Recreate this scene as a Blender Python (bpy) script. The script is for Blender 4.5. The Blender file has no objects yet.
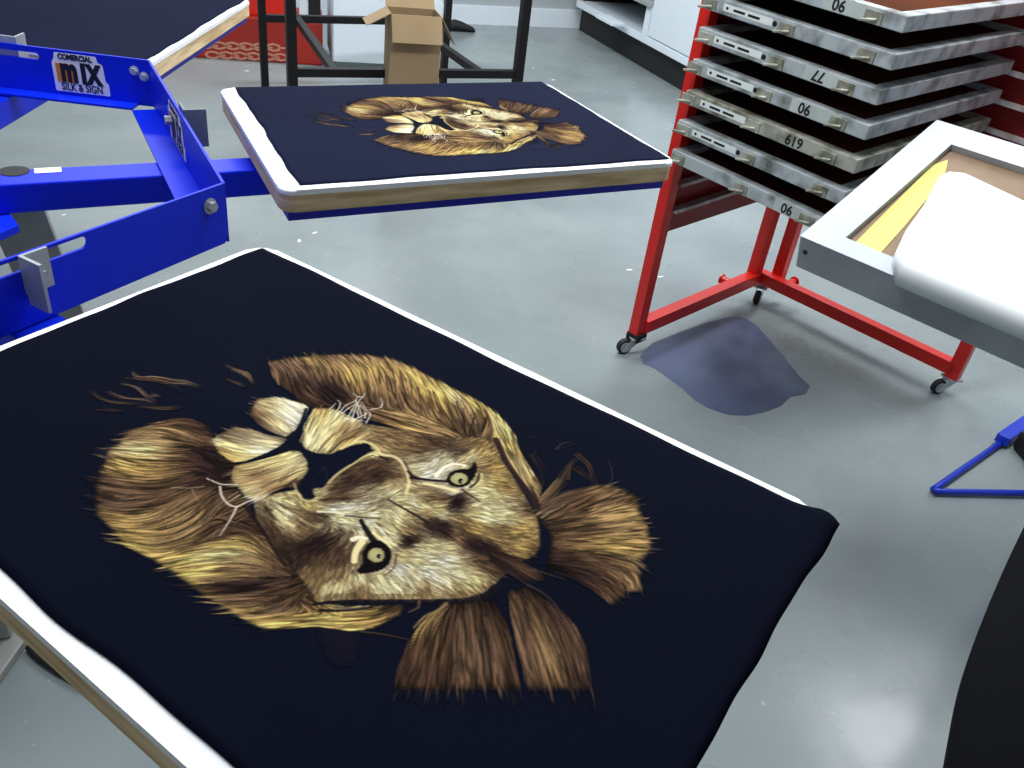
import bpy, bmesh, math, random
import numpy as np
from mathutils import Matrix, Vector
random.seed(4)
scene = bpy.context.scene
COL = scene.collection
R = math.radians
# ---------------------------------------------------------------- camera
FPX, PITCH, ROLL, CAMH = 848.0, 0.589, 0.138, 1.45
def _axes():
    f = np.array([0, math.cos(PITCH), -math.sin(PITCH)]); rt = np.array([1., 0, 0]); up = np.cross(rt, f)
    c, s = math.cos(ROLL), math.sin(ROLL)
    return np.array([c*rt+s*up, -s*rt+c*up, f])
AX = _axes()
def at(x, y, z):
    """the point at height z that the photograph shows at pixel (x, y) of 1024x768"""
    d = AX.T @ np.array([(x-512)/FPX, (384-y)/FPX, 1.0])
    t = (z-CAMH)/d[2]
    return Vector((t*d[0], t*d[1], z))
cam = bpy.data.cameras.new('camera'); cam.sensor_width = 36; cam.lens = FPX/1024*36; cam.clip_start = .02
co = bpy.data.objects.new('camera', cam); COL.objects.link(co)
m = Matrix.Identity(4)
for i in range(3):
    m[i][0], m[i][1], m[i][2] = AX[0][i], AX[1][i], -AX[2][i]
m[2][3] = CAMH
co.matrix_world = m
scene.camera = co
scene.view_settings.view_transform = 'Standard'
scene.view_settings.look = 'None'
# ---------------------------------------------------------------- materials
def lin(c):
    return tuple((v/255/12.92 if v/255 <= .04045 else ((v/255+.055)/1.055)**2.4) for v in c)
def mat(name, rgb, rough=.5, metal=0., rgb2=None, scale=8., detail=4., bump=0., bscale=60., rough2=None, stretch=None, sheen=0., lo=.35, hi=.65, coat=0., spec=.5, coord='Object'):
    M = bpy.data.materials.new(name); M.use_nodes = True
    N, L = M.node_tree.nodes, M.node_tree.links
    b = N['Principled BSDF']
    b.inputs['Base Color'].default_value = (*lin(rgb), 1); b.inputs['Roughness'].default_value = rough; b.inputs['Metallic'].default_value = metal
    b.inputs['Specular IOR Level'].default_value = spec
    if sheen: b.inputs['Sheen Weight'].default_value = sheen; b.inputs['Sheen Roughness'].default_value = .5
    if coat: b.inputs['Coat Weight'].default_value = coat; b.inputs['Coat Roughness'].default_value = .15
    tc = N.new('ShaderNodeTexCoord'); src = tc.outputs[coord]
    if stretch:
        mp = N.new('ShaderNodeMapping'); mp.inputs['Scale'].default_value = stretch; L.new(src, mp.inputs['Vector']); src = mp.outputs['Vector']
    if rgb2 is not None or rough2 is not None:
        n = N.new('ShaderNodeTexNoise'); n.inputs['Scale'].default_value = scale; n.inputs['Detail'].default_value = detail; L.new(src, n.inputs['Vector'])
        mr = N.new('ShaderNodeMapRange'); mr.inputs['From Min'].default_value = lo; mr.inputs['From Max'].default_value = hi; L.new(n.outputs['Fac'], mr.inputs['Value'])
        if rgb2 is not None:
            x = N.new('ShaderNodeMix'); x.data_type = 'RGBA'
            x.inputs['A'].default_value = (*lin(rgb), 1); x.inputs['B'].default_value = (*lin(rgb2), 1)
            L.new(mr.outputs['Result'], x.inputs['Factor']); L.new(x.outputs['Result'], b.inputs['Base Color'])
        if rough2 is not None:
            y = N.new('ShaderNodeMapRange'); y.inputs['To Min'].default_value = rough; y.inputs['To Max'].default_value = rough2
            L.new(mr.outputs['Result'], y.inputs['Value']); L.new(y.outputs['Result'], b.inputs['Roughness'])
    if bump:
        n2 = N.new('ShaderNodeTexNoise'); n2.inputs['Scale'].default_value = bscale; n2.inputs['Detail'].default_value = 3; L.new(src, n2.inputs['Vector'])
        bp = N.new('ShaderNodeBump'); bp.inputs['Strength'].default_value = bump; bp.inputs['Distance'].default_value = .01
        L.new(n2.outputs['Fac'], bp.inputs['Height']); L.new(bp.outputs['Normal'], b.inputs['Normal'])
    return M
M_ = {}
M_['blue'] = mat('blue_enamel', (0, 32, 206), .42, rgb2=(0, 40, 220), scale=5, spec=.3)
M_['dkblue'] = mat('blue_frame', (10, 20, 165), .5)
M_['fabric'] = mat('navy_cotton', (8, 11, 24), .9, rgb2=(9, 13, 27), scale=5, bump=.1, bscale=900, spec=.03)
M_['fabric_lit'] = mat('navy_cotton_lit', (15, 20, 42), .9, rgb2=(17, 23, 46), scale=5, bump=.1, bscale=900, spec=.06)  # the same navy cotton, sheen of grazing light mixed into its colour
M_['blackcloth'] = mat('black_cotton', (5, 6, 10), .95, rgb2=(9, 10, 15), scale=6, bump=.15, bscale=500, spec=.1)
M_['white_rubber'] = mat('white_pallet_cover', (244, 246, 248), .6, rgb2=(232, 236, 240), scale=14)
M_['ply'] = mat('plywood_edge', (232, 206, 164), .8, rgb2=(190, 160, 116), scale=9, stretch=(1, 1, 10), bump=.2)
M_['red'] = mat('red_enamel', (226, 30, 18), .4, rgb2=(208, 24, 15), scale=4, coat=.1)
M_['shaded_red'] = mat('shaded_red_sheet', (158, 14, 14), .5, rgb2=(138, 10, 12), scale=3)  # rack red darkened, the shade behind the screens put into the colour
M_['rail'] = mat('pale_rail', (214, 206, 204), .5, rgb2=(170, 150, 148), scale=20)
M_['alu'] = mat('stained_aluminium', (194, 202, 206), .42, .35, rgb2=(112, 116, 112), scale=18, detail=7, bump=.1, lo=.46, hi=.72)
M_['alu2'] = mat('ink_stained_aluminium', (186, 188, 176), .45, .3, rgb2=(112, 112, 92), scale=22, detail=6, bump=.15, lo=.4, hi=.65)
M_['mesh'] = mat('brown_screen_mesh', (86, 42, 14), .9, rgb2=(66, 30, 10), scale=3, spec=.1)
M_['label'] = mat('white_label', (232, 238, 236), .5)
M_['tape'] = mat('grey_tape', (178, 186, 184), .5, rgb2=(196, 204, 202), scale=12)
M_['ink'] = mat('black_ink', (16, 20, 18), .5)
M_['steel'] = mat('zinc_steel', (186, 192, 196), .4, .4, rgb2=(160, 166, 170), scale=12)
M_['greysteel'] = mat('grey_steel', (168, 170, 164), .5, .1, rgb2=(150, 152, 148), scale=6)
M_['dksteel'] = mat('dark_steel', (112, 122, 134), .5, .1)
M_['blackmetal'] = mat('black_steel', (7, 8, 10), .5, rgb2=(10, 11, 13), scale=6, spec=.3)
M_['rubber'] = mat('black_rubber', (18, 20, 22), .7)
M_['wheelhub'] = mat('grey_wheel', (150, 155, 155), .5)
M_['card'] = mat('cardboard', (150, 128, 96), .85, rgb2=(138, 117, 86), scale=4, stretch=(1, 1, .3), bump=.05)
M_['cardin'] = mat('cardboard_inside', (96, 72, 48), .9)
M_['white'] = mat('white_laminate', (226, 236, 244), .45)
M_['grey'] = mat('grey_laminate', (150, 158, 158), .5)
M_['redbox'] = mat('red_plastic', (164, 38, 24), .5, rgb2=(146, 30, 20), scale=2)
M_['redbright'] = mat('bright_red_plastic', (214, 34, 12), .45)
M_['print'] = mat('pale_print', (206, 160, 140), .6)
M_['paper'] = mat('white_tape', (190, 194, 203), .55, rgb2=(178, 183, 195), scale=5, bump=.2, bscale=14)
M_['kraft'] = mat('brown_tape', (118, 95, 72), .65, rgb2=(140, 116, 92), scale=6)
M_['yellow'] = mat('yellow_tape', (214, 204, 108), .55, rgb2=(200, 190, 104), scale=8)
M_['sheet'] = mat('white_film', (248, 252, 252), .35, rgb2=(240, 246, 248), scale=3)
M_['greyside'] = mat('grey_frame_side', (172, 177, 182), .5, .1, rgb2=(146, 152, 158), scale=7)
M_['orange'] = mat('orange_ink', (226, 130, 30), .5)
M_['sticker'] = mat('white_sticker', (240, 240, 240), .4)
M_['wall'] = mat('wall_paint', (176, 184, 186), .8, rgb2=(168, 176, 180), scale=1.5)
M_['stain'] = mat('blue_grey_stain', (84, 94, 126), .3, rgb2=(62, 72, 98), scale=3.2, rough2=.45, lo=.4, hi=.6)
M_['bluetube'] = mat('blue_tube', (14, 50, 190), .4)
# ---------------------------------------------------------------- mesh helpers
def obj(name, bm, mats, parent=None, loc=None, smooth=False):
    me = bpy.data.meshes.new(name)
    bmesh.ops.recalc_face_normals(bm, faces=bm.faces)
    bm.to_mesh(me); bm.free()
    for k in (mats if isinstance(mats, (list, tuple)) else [mats]): me.materials.append(M_[k] if isinstance(k, str) else k)
    if smooth:
        for p in me.polygons: p.use_smooth = True
    o = bpy.data.objects.new(name, me); COL.objects.link(o)
    if parent is not None: o.parent = parent
    if loc is not None: o.location = loc
    return o
def tag(o, label, cat, group=None):
    o['label'] = label; o['category'] = cat
    if group: o['group'] = group
    return o
def thing(name, label, cat, loc=(0, 0, 0), group=None, rz=0):
    o = bpy.data.objects.new(name, None); o.empty_display_size = .05; COL.objects.link(o); o.location = loc; o.rotation_euler[2] = rz
    return tag(o, label, cat, group)
def struct(name, bm, k):
    o = obj(name, bm, k); o['kind'] = 'structure'; return o
def frame(o, x, y=None, z=None):
    """4x4 with origin o and axes x, y (z = x cross y)"""
    x = Vector(x).normalized(); y = Vector(y) if y is not None else Vector((0, 0, 1)).cross(x)
    y = (y-x*y.dot(x)).normalized(); z = x.cross(y)
    m = Matrix.Identity(4)
    for i in range(3): m[i][0], m[i][1], m[i][2], m[i][3] = x[i], y[i], z[i], o[i]
    return m
def faces(bm, vs, fs, mi=0):
    b = [bm.verts.new(v) for v in vs]
    for f in fs:
        try: bm.faces.new([b[i] for i in f]).material_index = mi
        except ValueError: pass
    return b
def box(bm, lo, hi, M=None, mi=0, bev=0.):
    vs = [Vector((x, y, z)) for z in (lo[2], hi[2]) for y in (lo[1], hi[1]) for x in (lo[0], hi[0])]
    if bev:
        t = bmesh.new(); faces(t, vs, [(0, 1, 3, 2), (4, 6, 7, 5), (0, 4, 5, 1), (2, 3, 7, 6), (0, 2, 6, 4), (1, 5, 7, 3)])
        bmesh.ops.recalc_face_normals(t, faces=t.faces)
        bmesh.ops.bevel(t, geom=t.edges[:], offset=bev, segments=2, affect='EDGES', profile=.6)
        merge(bm, t, M, mi); return
    if M: vs = [M @ v for v in vs]
    faces(bm, vs, [(0, 1, 3, 2), (4, 6, 7, 5), (0, 4, 5, 1), (2, 3, 7, 6), (0, 2, 6, 4), (1, 5, 7, 3)], mi)
def merge(bm, t, M=None, mi=0):
    t.verts.index_update()
    b = [bm.verts.new((M @ v.co) if M else v.co.copy()) for v in t.verts]
    for f in t.faces:
        try: bm.faces.new([b[v.index] for v in f.verts]).material_index = mi
        except ValueError: pass
    t.free()
def beam(bm, a, b, w, h, up=(0, 0, 1), mi=0, bev=0.):
    a, b = Vector(a), Vector(b); d = b-a; L = d.length
    y = Vector(up).cross(d)
    if y.length < 1e-6: y = Vector((0, 1, 0))
    box(bm, (0, -w/2, -h/2), (L, w/2, h/2), frame(a, d, y), mi, bev)
def tube(bm, pts, r, n=10, mi=0, cap=True):
    pts = [Vector(p) for p in pts]; rings = []; prev = None
    for i, p in enumerate(pts):
        d = (pts[min(i+1, len(pts)-1)]-pts[max(i-1, 0)]).normalized()
        if prev is None: s = d.orthogonal().normalized()
        else: s = (prev-d*prev.dot(d)).normalized()
        prev = s; t = d.cross(s)
        rr = r[i] if isinstance(r, (list, tuple)) else r
        rings.append([bm.verts.new(p+(s*math.cos(k*2*math.pi/n)+t*math.sin(k*2*math.pi/n))*rr) for k in range(n)])
    for a, b in zip(rings, rings[1:]):
        for k in range(n): bm.faces.new((a[k], a[(k+1) % n], b[(k+1) % n], b[k])).material_index = mi
    if cap:
        bm.faces.new(rings[0][::-1]).material_index = mi; bm.faces.new(rings[-1]).material_index = mi
def prism(bm, poly, z0, z1, M=None, mi=0, mi_side=None, holes=()):
    """flat outline (2d points) filled, with holes, and given thickness z0..z1"""
    t = bmesh.new(); es = []
    for lp in [poly]+list(holes):
        vs = [t.verts.new((p[0], p[1], z0)) for p in lp]
        for a, b in zip(vs, vs[1:]+vs[:1]): es.append(t.edges.new((a, b)))
    if holes: bmesh.ops.triangle_fill(t, use_beauty=True, use_dissolve=False, edges=es)
    else: t.faces.new(t.verts[:])
    bmesh.ops.recalc_face_normals(t, faces=t.faces)
    r = bmesh.ops.extrude_face_region(t, geom=t.faces[:])
    bmesh.ops.translate(t, verts=[g for g in r['geom'] if isinstance(g, bmesh.types.BMVert)], vec=(0, 0, z1-z0))
    bmesh.ops.recalc_face_normals(t, faces=t.faces)
    merge(bm, t, M, mi)
def rounded(pts, r, n=6):
    out = []; N = len(pts); pts = [Vector((p[0], p[1])) for p in pts]
    for i in range(N):
        p, a, b = pts[i], pts[i-1], pts[(i+1) % N]
        da, db = (a-p).normalized(), (b-p).normalized()
        rr = r[i] if isinstance(r, (list, tuple)) else r
        if rr <= 0: out.append(p); continue
        p0, p1 = p+da*rr, p+db*rr
        for k in range(n+1):
            t = k/n; out.append(p0*(1-t)**2+p*2*t*(1-t)+p1*t*t)
    return [tuple(v) for v in out]
def disc(c, r, n=16): return [(c[0]+r*math.cos(k*2*math.pi/n), c[1]+r*math.sin(k*2*math.pi/n)) for k in range(n)]
def text_bm(bm, s, size, M, mi=0, ext=.0003, bold=0., sx=1., align='CENTER', space=1.):
    cu = bpy.data.curves.new('t', 'FONT'); cu.body = s; cu.size = size; cu.extrude = ext; cu.offset = bold; cu.align_x = align; cu.space_character = space; cu.resolution_u = 4
    o = bpy.data.objects.new('t', cu); COL.objects.link(o); bpy.context.view_layer.update()
    dg = bpy.context.evaluated_depsgraph_get(); me = bpy.data.meshes.new_from_object(o.evaluated_get(dg))
    t = bmesh.new(); t.from_mesh(me); bmesh.ops.scale(t, vec=(sx, 1, 1), verts=t.verts)
    bpy.data.objects.remove(o); bpy.data.curves.remove(cu); bpy.data.meshes.remove(me)
    merge(bm, t, M, mi)
def bolt(bm, M, r=.006, h=.004):
    prism(bm, disc((0, 0), r*1.5, 14), 0, .0012, M); prism(bm, disc((0, 0), r, 6), .0012, h, M)
# ---------------------------------------------------------------- lion print
# The print is worked out hair by hair on a small raster in the plane of the
# shirt (about 1 mm per cell) and carried by the vertices of a thin mesh.
NAVY = (12, 16, 33)
PAL = dict(n=NAVY, k=(34, 23, 26), d=(58, 40, 34), b=(90, 67, 48), m=(112, 86, 68), t=(146, 117, 78),
           g=(180, 148, 84), y=(206, 174, 98), l=(218, 196, 134), c=(236, 218, 162), w=(244, 234, 202), s=(160, 143, 110))
def paint_lion(to_cell, W, H, seed=7):
    rs = np.random.RandomState(seed)
    C = np.zeros((H, W, 3)) + np.array(NAVY, float)
    A = np.zeros((H, W))
    yy, xx = np.mgrid[0:H, 0:W]
    def P(s):
        if isinstance(s, str):
            s = [tuple(float(q) for q in t.split(',')) for t in s.split()]
        return np.array([to_cell(*t) for t in s], float)
    def smooth(p, n=5):
        if len(p) < 3: return p
        q = np.vstack([2*p[0]-p[1], p, 2*p[-1]-p[-2]]); out = []
        for i in range(1, len(q)-2):
            for t in np.linspace(0, 1, n, endpoint=False):
                a, b, c, d = q[i-1:i+3]
                out.append(.5*((2*b)+(c-a)*t+(2*a-5*b+4*c-d)*t*t+(3*b-a-3*c+d)*t**3))
        return np.array(out+[p[-1]])
    def stroke(p, w0, w1, col, al=1., soft=.8, mid=None, cov=True):
        m = max(w0, w1, mid or 0)+soft+1
        x0, y0 = np.floor(p.min(0)-m).astype(int); x1, y1 = np.ceil(p.max(0)+m).astype(int)+1
        x0, y0 = max(x0, 0), max(y0, 0); x1, y1 = min(x1, W), min(y1, H)
        if x1 <= x0 or y1 <= y0: return
        X = xx[y0:y1, x0:x1][..., None]; Y = yy[y0:y1, x0:x1][..., None]
        a, b = p[:-1], p[1:]; d = b-a; L2 = (d**2).sum(1)+1e-9
        t = np.clip(((X-a[:, 0])*d[:, 0]+(Y-a[:, 1])*d[:, 1])/L2, 0, 1)
        dist = np.hypot(X-(a[:, 0]+t*d[:, 0]), Y-(a[:, 1]+t*d[:, 1]))
        k = dist.argmin(2); dm = np.take_along_axis(dist, k[..., None], 2)[..., 0]
        tt = (k+np.take_along_axis(t, k[..., None], 2)[..., 0])/len(d)
        w = w0+(w1-w0)*tt if mid is None else np.where(tt < .5, w0+(mid-w0)*2*tt, mid+(w1-mid)*(2*tt-1))
        o = np.clip((w-dm)/soft+.5, 0, 1)*al
        o *= np.clip(w/.5, 0, 1)
        C[y0:y1, x0:x1] += (np.array(col, float)-C[y0:y1, x0:x1])*o[..., None]
        if cov: A[y0:y1, x0:x1] = np.maximum(A[y0:y1, x0:x1], o)
    def inside(poly, soft=0.):
        j = len(poly)-1; r = np.zeros((H, W), bool)
        for i in range(len(poly)):
            (xi, yi), (xj, yj) = poly[i], poly[j]
            c = ((yi > yy) != (yj > yy)) & (xx < (xj-xi)*(yy-yi)/((yj-yi)+1e-9)+xi)
            r ^= c; j = i
        r = r.astype(float)
        for _ in range(int(soft)):
            q = np.pad(r, 1, mode='edge')
            r = (q[:-2, 1:-1]+q[2:, 1:-1]+q[1:-1, :-2]+q[1:-1, 2:]+4*q[1:-1, 1:-1])/8
        return r
    def field(guides):
        pts, tan, col = [], [], []
        for g, c in guides:
            p = smooth(P(g), 4); cs = [PAL[k] for k in c]
            d = np.gradient(p, axis=0); d /= np.linalg.norm(d, axis=1)[:, None]+1e-9
            tt = np.linspace(0, len(cs)-1, len(p)); i = np.minimum(tt.astype(int), len(cs)-1); j = np.minimum(i+1, len(cs)-1)
            ca = np.array(cs, float)
            pts.append(p); tan.append(d); col.append(ca[i]+(ca[j]-ca[i])*(tt-i)[:, None])
        pts, tan, col = np.vstack(pts), np.vstack(tan), np.vstack(col)
        def f(q):
            w = 1/(((pts-q)**2).sum(1)+4)**2; w /= w.sum()
            d = (tan*w[:, None]).sum(0)
            return d/(np.linalg.norm(d)+1e-9), (col*w[:, None]).sum(0)
        return f
    def fur(poly, guides, n, ln, wd, base=.55, contrast=.3, soft=2, jit=.12, al=.85, clump=9., fill=.95, curl=.0, over=.12):
        poly = P(poly); f = field(guides); msk = inside(poly, soft)
        ys, xs = np.where(msk > .02)
        # underpaint on a coarse lattice
        step = 4; lat = {}
        for y in range(ys.min()-step, ys.max()+2*step, step):
            for x in range(xs.min()-step, xs.max()+2*step, step):
                lat[(x//step, y//step)] = f((x, y))[1]
        ub = np.zeros((len(ys), 3))
        for i, (x, y) in enumerate(zip(xs, ys)):
            ub[i] = lat.get((x//step, y//step), (60, 45, 40))
        o = msk[ys, xs]*fill
        C[ys, xs] += (ub*base-C[ys, xs])*o[:, None]
        A[ys, xs] = np.maximum(A[ys, xs], o)
        ok = np.where(msk[ys, xs] > .35)[0]
        ph = rs.rand(4)*6.28
        order = rs.choice(ok, n)
        for i in order:
            q = np.array([xs[i], ys[i]], float)+rs.rand(2)-.5
            gone = 0
            d, c = f(q); nrm = np.array([-d[1], d[0]])
            # locks: hairs lying side by side share their light and dark
            s = q@nrm; a = q@d
            lock = math.sin(s*6.28/clump+ph[0]+1.6*math.sin(a*.045+ph[1])+1.2*math.sin(s*.06+ph[3]))+.7*math.sin(s*6.28/(clump*.41)+ph[2]+1.3*math.sin(a*.07+ph[0]))
            lock = math.copysign(abs(lock)**.8, lock)
            v = 1+contrast*(.62*lock-.12+.6*rs.randn())
            v = min(max(v, .30), 1.45)
            L = rs.uniform(*ln); stray = rs.rand() < .035; lim = -1 if stray else rs.uniform(.04, .5); bend = rs.randn()*curl
            st = 5; p = [q]; cur = q
            for k in range(st):
                dd, _ = f(cur) if L > 12 else (d, 0)
                ang = rs.randn()*jit*.4+bend+(rs.randn()*jit if k == 0 else 0)
                dd = np.array([dd[0]*math.cos(ang)-dd[1]*math.sin(ang), dd[0]*math.sin(ang)+dd[1]*math.cos(ang)])
                nx = cur+dd*L/st; ix, iy = int(nx[0]), int(nx[1])
                if not (0 <= ix < W and 0 <= iy < H) or (msk[iy, ix] < lim and k > 0): break
                gone += msk[iy, ix] < .1; cur = nx; p.append(cur)
                if gone > (1 if stray else 0): break
            if len(p) < 3: continue
            p = np.array(p)
            w = rs.uniform(*wd)
            col = np.clip(c*v, 0, 250)
            stroke(p, w*.55, .12, col, al*rs.uniform(.6, 1), soft=.9, mid=w)
    def lines(items):
        for s, w0, w1, c, al in items:
            stroke(smooth(P(s)), w0, w1, PAL[c] if isinstance(c, str) else c, al, soft=.9)
    def blob(s, c, al=1., soft=2):
        m = inside(smooth(np.vstack([P(s), P(s)[:1]]), 4), soft)*al
        C[:] = C+(np.array(PAL[c] if isinstance(c, str) else c, float)-C)*m[..., None]
        A[:] = np.maximum(A, m)
    # loose strands above the chin
    for s, c in (("90,392 100,399 115,403 135,404 150,403", 'b'), ("107,392 125,398 145,400 157,404", 'm'), ("132,373 140,378 155,378 178,382 200,388", 't'),
                 ("126,379 142,380 165,383 186,393", 'b'), ("122,384 136,388 148,397 158,402", 'm'), ("140,407 165,409 186,407", 'b'), ("165,381 185,382 202,387", 't'),
                 ("136,377 158,380 180,387", 'b'), ("150,395 162,397", 'm'), ("225,366 240,372 250,379 254,386", 'm'), ("226,380 238,385 246,388", 'b'), ("232,369 246,374 253,383", 't'), ("95,410 125,412", 'd')):
        for k in range(7):
            p = P(s); p += rs.randn(2)*1.3; p[:, 1] += rs.randn(len(p))*.9
            stroke(smooth(p), .25, .1, np.array(PAL[c])*rs.uniform(.6, 1.25), .8, mid=rs.uniform(.3, .6))
    blob("318,628 345,628 358,640 352,662 336,664 326,650", (30, 25, 36), .55, 9)
    # right tuft, upper dim strands, bottom tuft
    fur("534,512 548,500 570,492 595,486 610,484 626,492 637,497 641,512 648,527 652,546 646,556 638,566 640,592 626,592 612,606 598,594 583,584 566,576 548,571 546,556 552,540 545,528",
        [("545,519 575,505 605,490 614,487", 'bbm'), ("548,524 590,514 632,499", 'btb'), ("550,533 595,529 645,525", 'btt'), ("556,545 600,545 649,547", 'bgt'), ("552,557 595,561 628,570 638,590", 'dbtt'), ("546,569 580,577 602,590 612,604", 'kdbm'), ("590,520 620,515 640,512", 'tgm'), ("570,500 595,493 610,487", 'btg')],
        3400, (12, 34), (.35, .8), base=.42, contrast=.7, clump=9, soft=4, jit=.16)
    for s, c, n in (("538,506 555,488 566,470 577,458", 'b', 12), ("540,508 562,497 585,490 600,486", 'm', 10), ("540,502 556,484 566,478", 't', 8), ("566,478 572,465 578,458", 'b', 6), ("578,455 590,466 594,482 598,490", 'b', 5),
                    ("575,470 588,478 596,488", 'd', 8), ("537,503 540,485 547,466", 'b', 5), ("530,455 540,470 543,476", 'd', 5), ("540,516 556,507 566,500", 's', 6), ("538,512 552,506 575,497 596,494", 'm', 8)):
        for k in range(n):
            p = P(s)+rs.randn(2)*2.; p += rs.randn(*p.shape)*1.1
            stroke(smooth(p), .7, .1, np.array(PAL[c])*rs.uniform(.5, 1.15), .8)
    lines([("526,437 545,440 562,444", .5, .3, (44, 44, 52), .8), ("555,450 566,443 590,448 606,459 612,472 611,482 605,487", .5, .4, (84, 84, 86), .7), ("558,450 570,446 585,446", .5, .3, (56, 52, 56), .7)])
    fur("405,652 416,630 430,615 446,604 470,600 492,600 505,622 512,650 520,690 395,690",
        [("447,606 432,616 420,630 408,656", 'tgbd'), ("452,606 445,635 438,685", 'dbd'), ("462,604 466,640 470,688", 'bmb'), ("478,603 486,640 494,688", 'bmb'), ("488,603 502,635 515,680", 'dbd'), ("430,620 424,650 415,688", 'dbd')],
        1900, (16, 44), (.35, .75), base=.34, contrast=.85, clump=6, soft=4, jit=.1)
    fur("508,592 522,588 535,590 556,606 575,626 586,650 590,690 530,690 518,650 512,620",
        [("513,595 524,630 540,685", 'bmb'), ("523,590 540,622 560,680", 'dtb'), ("535,590 556,622 575,685", 'dbd'), ("550,600 574,630 586,680", 'dmd'), ("527,610 542,640 552,670", 'btb')],
        1700, (16, 44), (.35, .75), base=.34, contrast=.85, clump=6, soft=4, jit=.1)
    # big mane under the jaw
    fur("128,432 150,425 168,420 186,418 206,424 216,440 224,455 238,462 240,490 250,508 262,525 275,545 288,562 302,577 314,592 320,602 345,607 405,606 400,615 378,627 360,631 345,630 330,627 312,625 290,628 270,629 255,626 240,617 222,606 205,596 188,583 172,571 155,561 140,553 124,545 117,535 107,524 97,516 95,500 96,485 100,470 106,460 108,450 118,444",
        [("205,446 185,451 152,450 120,448", 'btlm'), ("208,443 188,436 160,430 132,434", 'bttm'), ("208,428 186,421 162,424", 'dbm'), ("196,468 160,471 132,468 108,461", 'bggm'), ("210,478 185,486 155,492 128,489 100,484", 'dbbmd'),
         ("188,490 160,500 130,505 97,502", 'bbmd'), ("208,490 190,501 165,515 140,521 108,518", 'bttgb'), ("217,503 206,519 180,535 150,539 118,536", 'bttgb'), ("286,570 264,551 240,543 200,545 165,552 135,546", 'bgybyg'), ("288,573 270,563 240,556 200,557 165,564", 'btlyg'),
         ("290,577 250,572 215,574 185,577", 'btyg'), ("306,576 276,583 245,588 228,589", 'bkkd'), ("306,586 280,594 250,598 215,599", 'bbmg'), ("304,594 286,605 266,611 240,612", 'bmtg'), ("404,608 376,617 345,619 320,617 286,620 256,622", 'bgygyg'), ("282,570 263,548 246,531 226,520", 'kddb'),
         ("226,478 219,468 207,456", 'kkd'), ("240,515 225,525 205,540", 'bbt'), ("262,535 240,533 215,538", 'dbb'), ("225,458 205,452 195,448", 'kdb'), ("235,470 222,475 210,470", 'kdd'), ("300,598 316,605 330,612", 'bgy')],
        8200, (14, 44), (.35, .85), base=.44, contrast=.78, clump=8, soft=4, jit=.14, curl=.02)
    # upper mane arch
    fur("268,362 290,358 312,356 340,354 370,355 392,359 412,367 432,378 452,388 472,397 491,409 506,423 516,437 521,455 531,470 541,487 539,503 531,494 518,478 507,462 498,446 490,440 478,442 462,440 440,438 418,434 394,427 370,420 358,413 345,408 330,410 314,408 300,402 285,388 277,385 272,374",
        [("283,388 278,372 268,361", 'bmt'), ("300,398 290,375 276,361", 'dmt'), ("314,390 305,373 291,359", 'bmt'), ("334,396 325,372 311,357", 'dtg'), ("360,402 356,384 348,368 334,356", 'bgtm'), ("384,407 380,390 374,372 360,357", 'btgm'), ("405,407 400,391 396,375 384,360", 'btgm'),
         ("428,413 422,398 417,380 404,366", 'bgym'), ("455,427 445,408 437,392 424,376", 'bgyt'), ("475,436 469,418 461,402 446,387", 'btly'), ("480,441 487,424 482,410 470,397", 'tbyg'), ("538,494 525,470 511,448 501,428 490,410", 'tlgly'), ("528,472 519,457 512,440 501,420", 'bgly'),
         ("452,436 422,424 400,417 370,410", 'tttb'), ("345,402 335,396 325,390", 'kkk'), ("318,402 308,396 300,388", 'bdd'), ("440,432 418,428 392,420", 'tgb')],
        5600, (12, 34), (.35, .8), base=.44, contrast=.76, clump=8, soft=3, jit=.1)
    lines([("496,440 506,462 518,480 533,500 537,508", 3.2, 3.2, (46, 32, 34), .9), ("400,372 404,388 412,405", .8, .3, 'd', .8), ("392,370 396,390 394,402", .9, .4, 'd', .7), ("418,388 420,402 424,410", .9, .3, 'd', .8), ("433,392 439,410 446,422", .9, .3, 'd', .8), ("456,402 463,420 466,435", 1., .4, 'k', .75), ("474,418 470,432 470,440", 1., .4, 'k', .7), ("486,420 480,432 478,438", .9, .3, 'd', .8), ("405,400 412,410 420,417", 1.2, .4, 'k', .8)])
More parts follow.
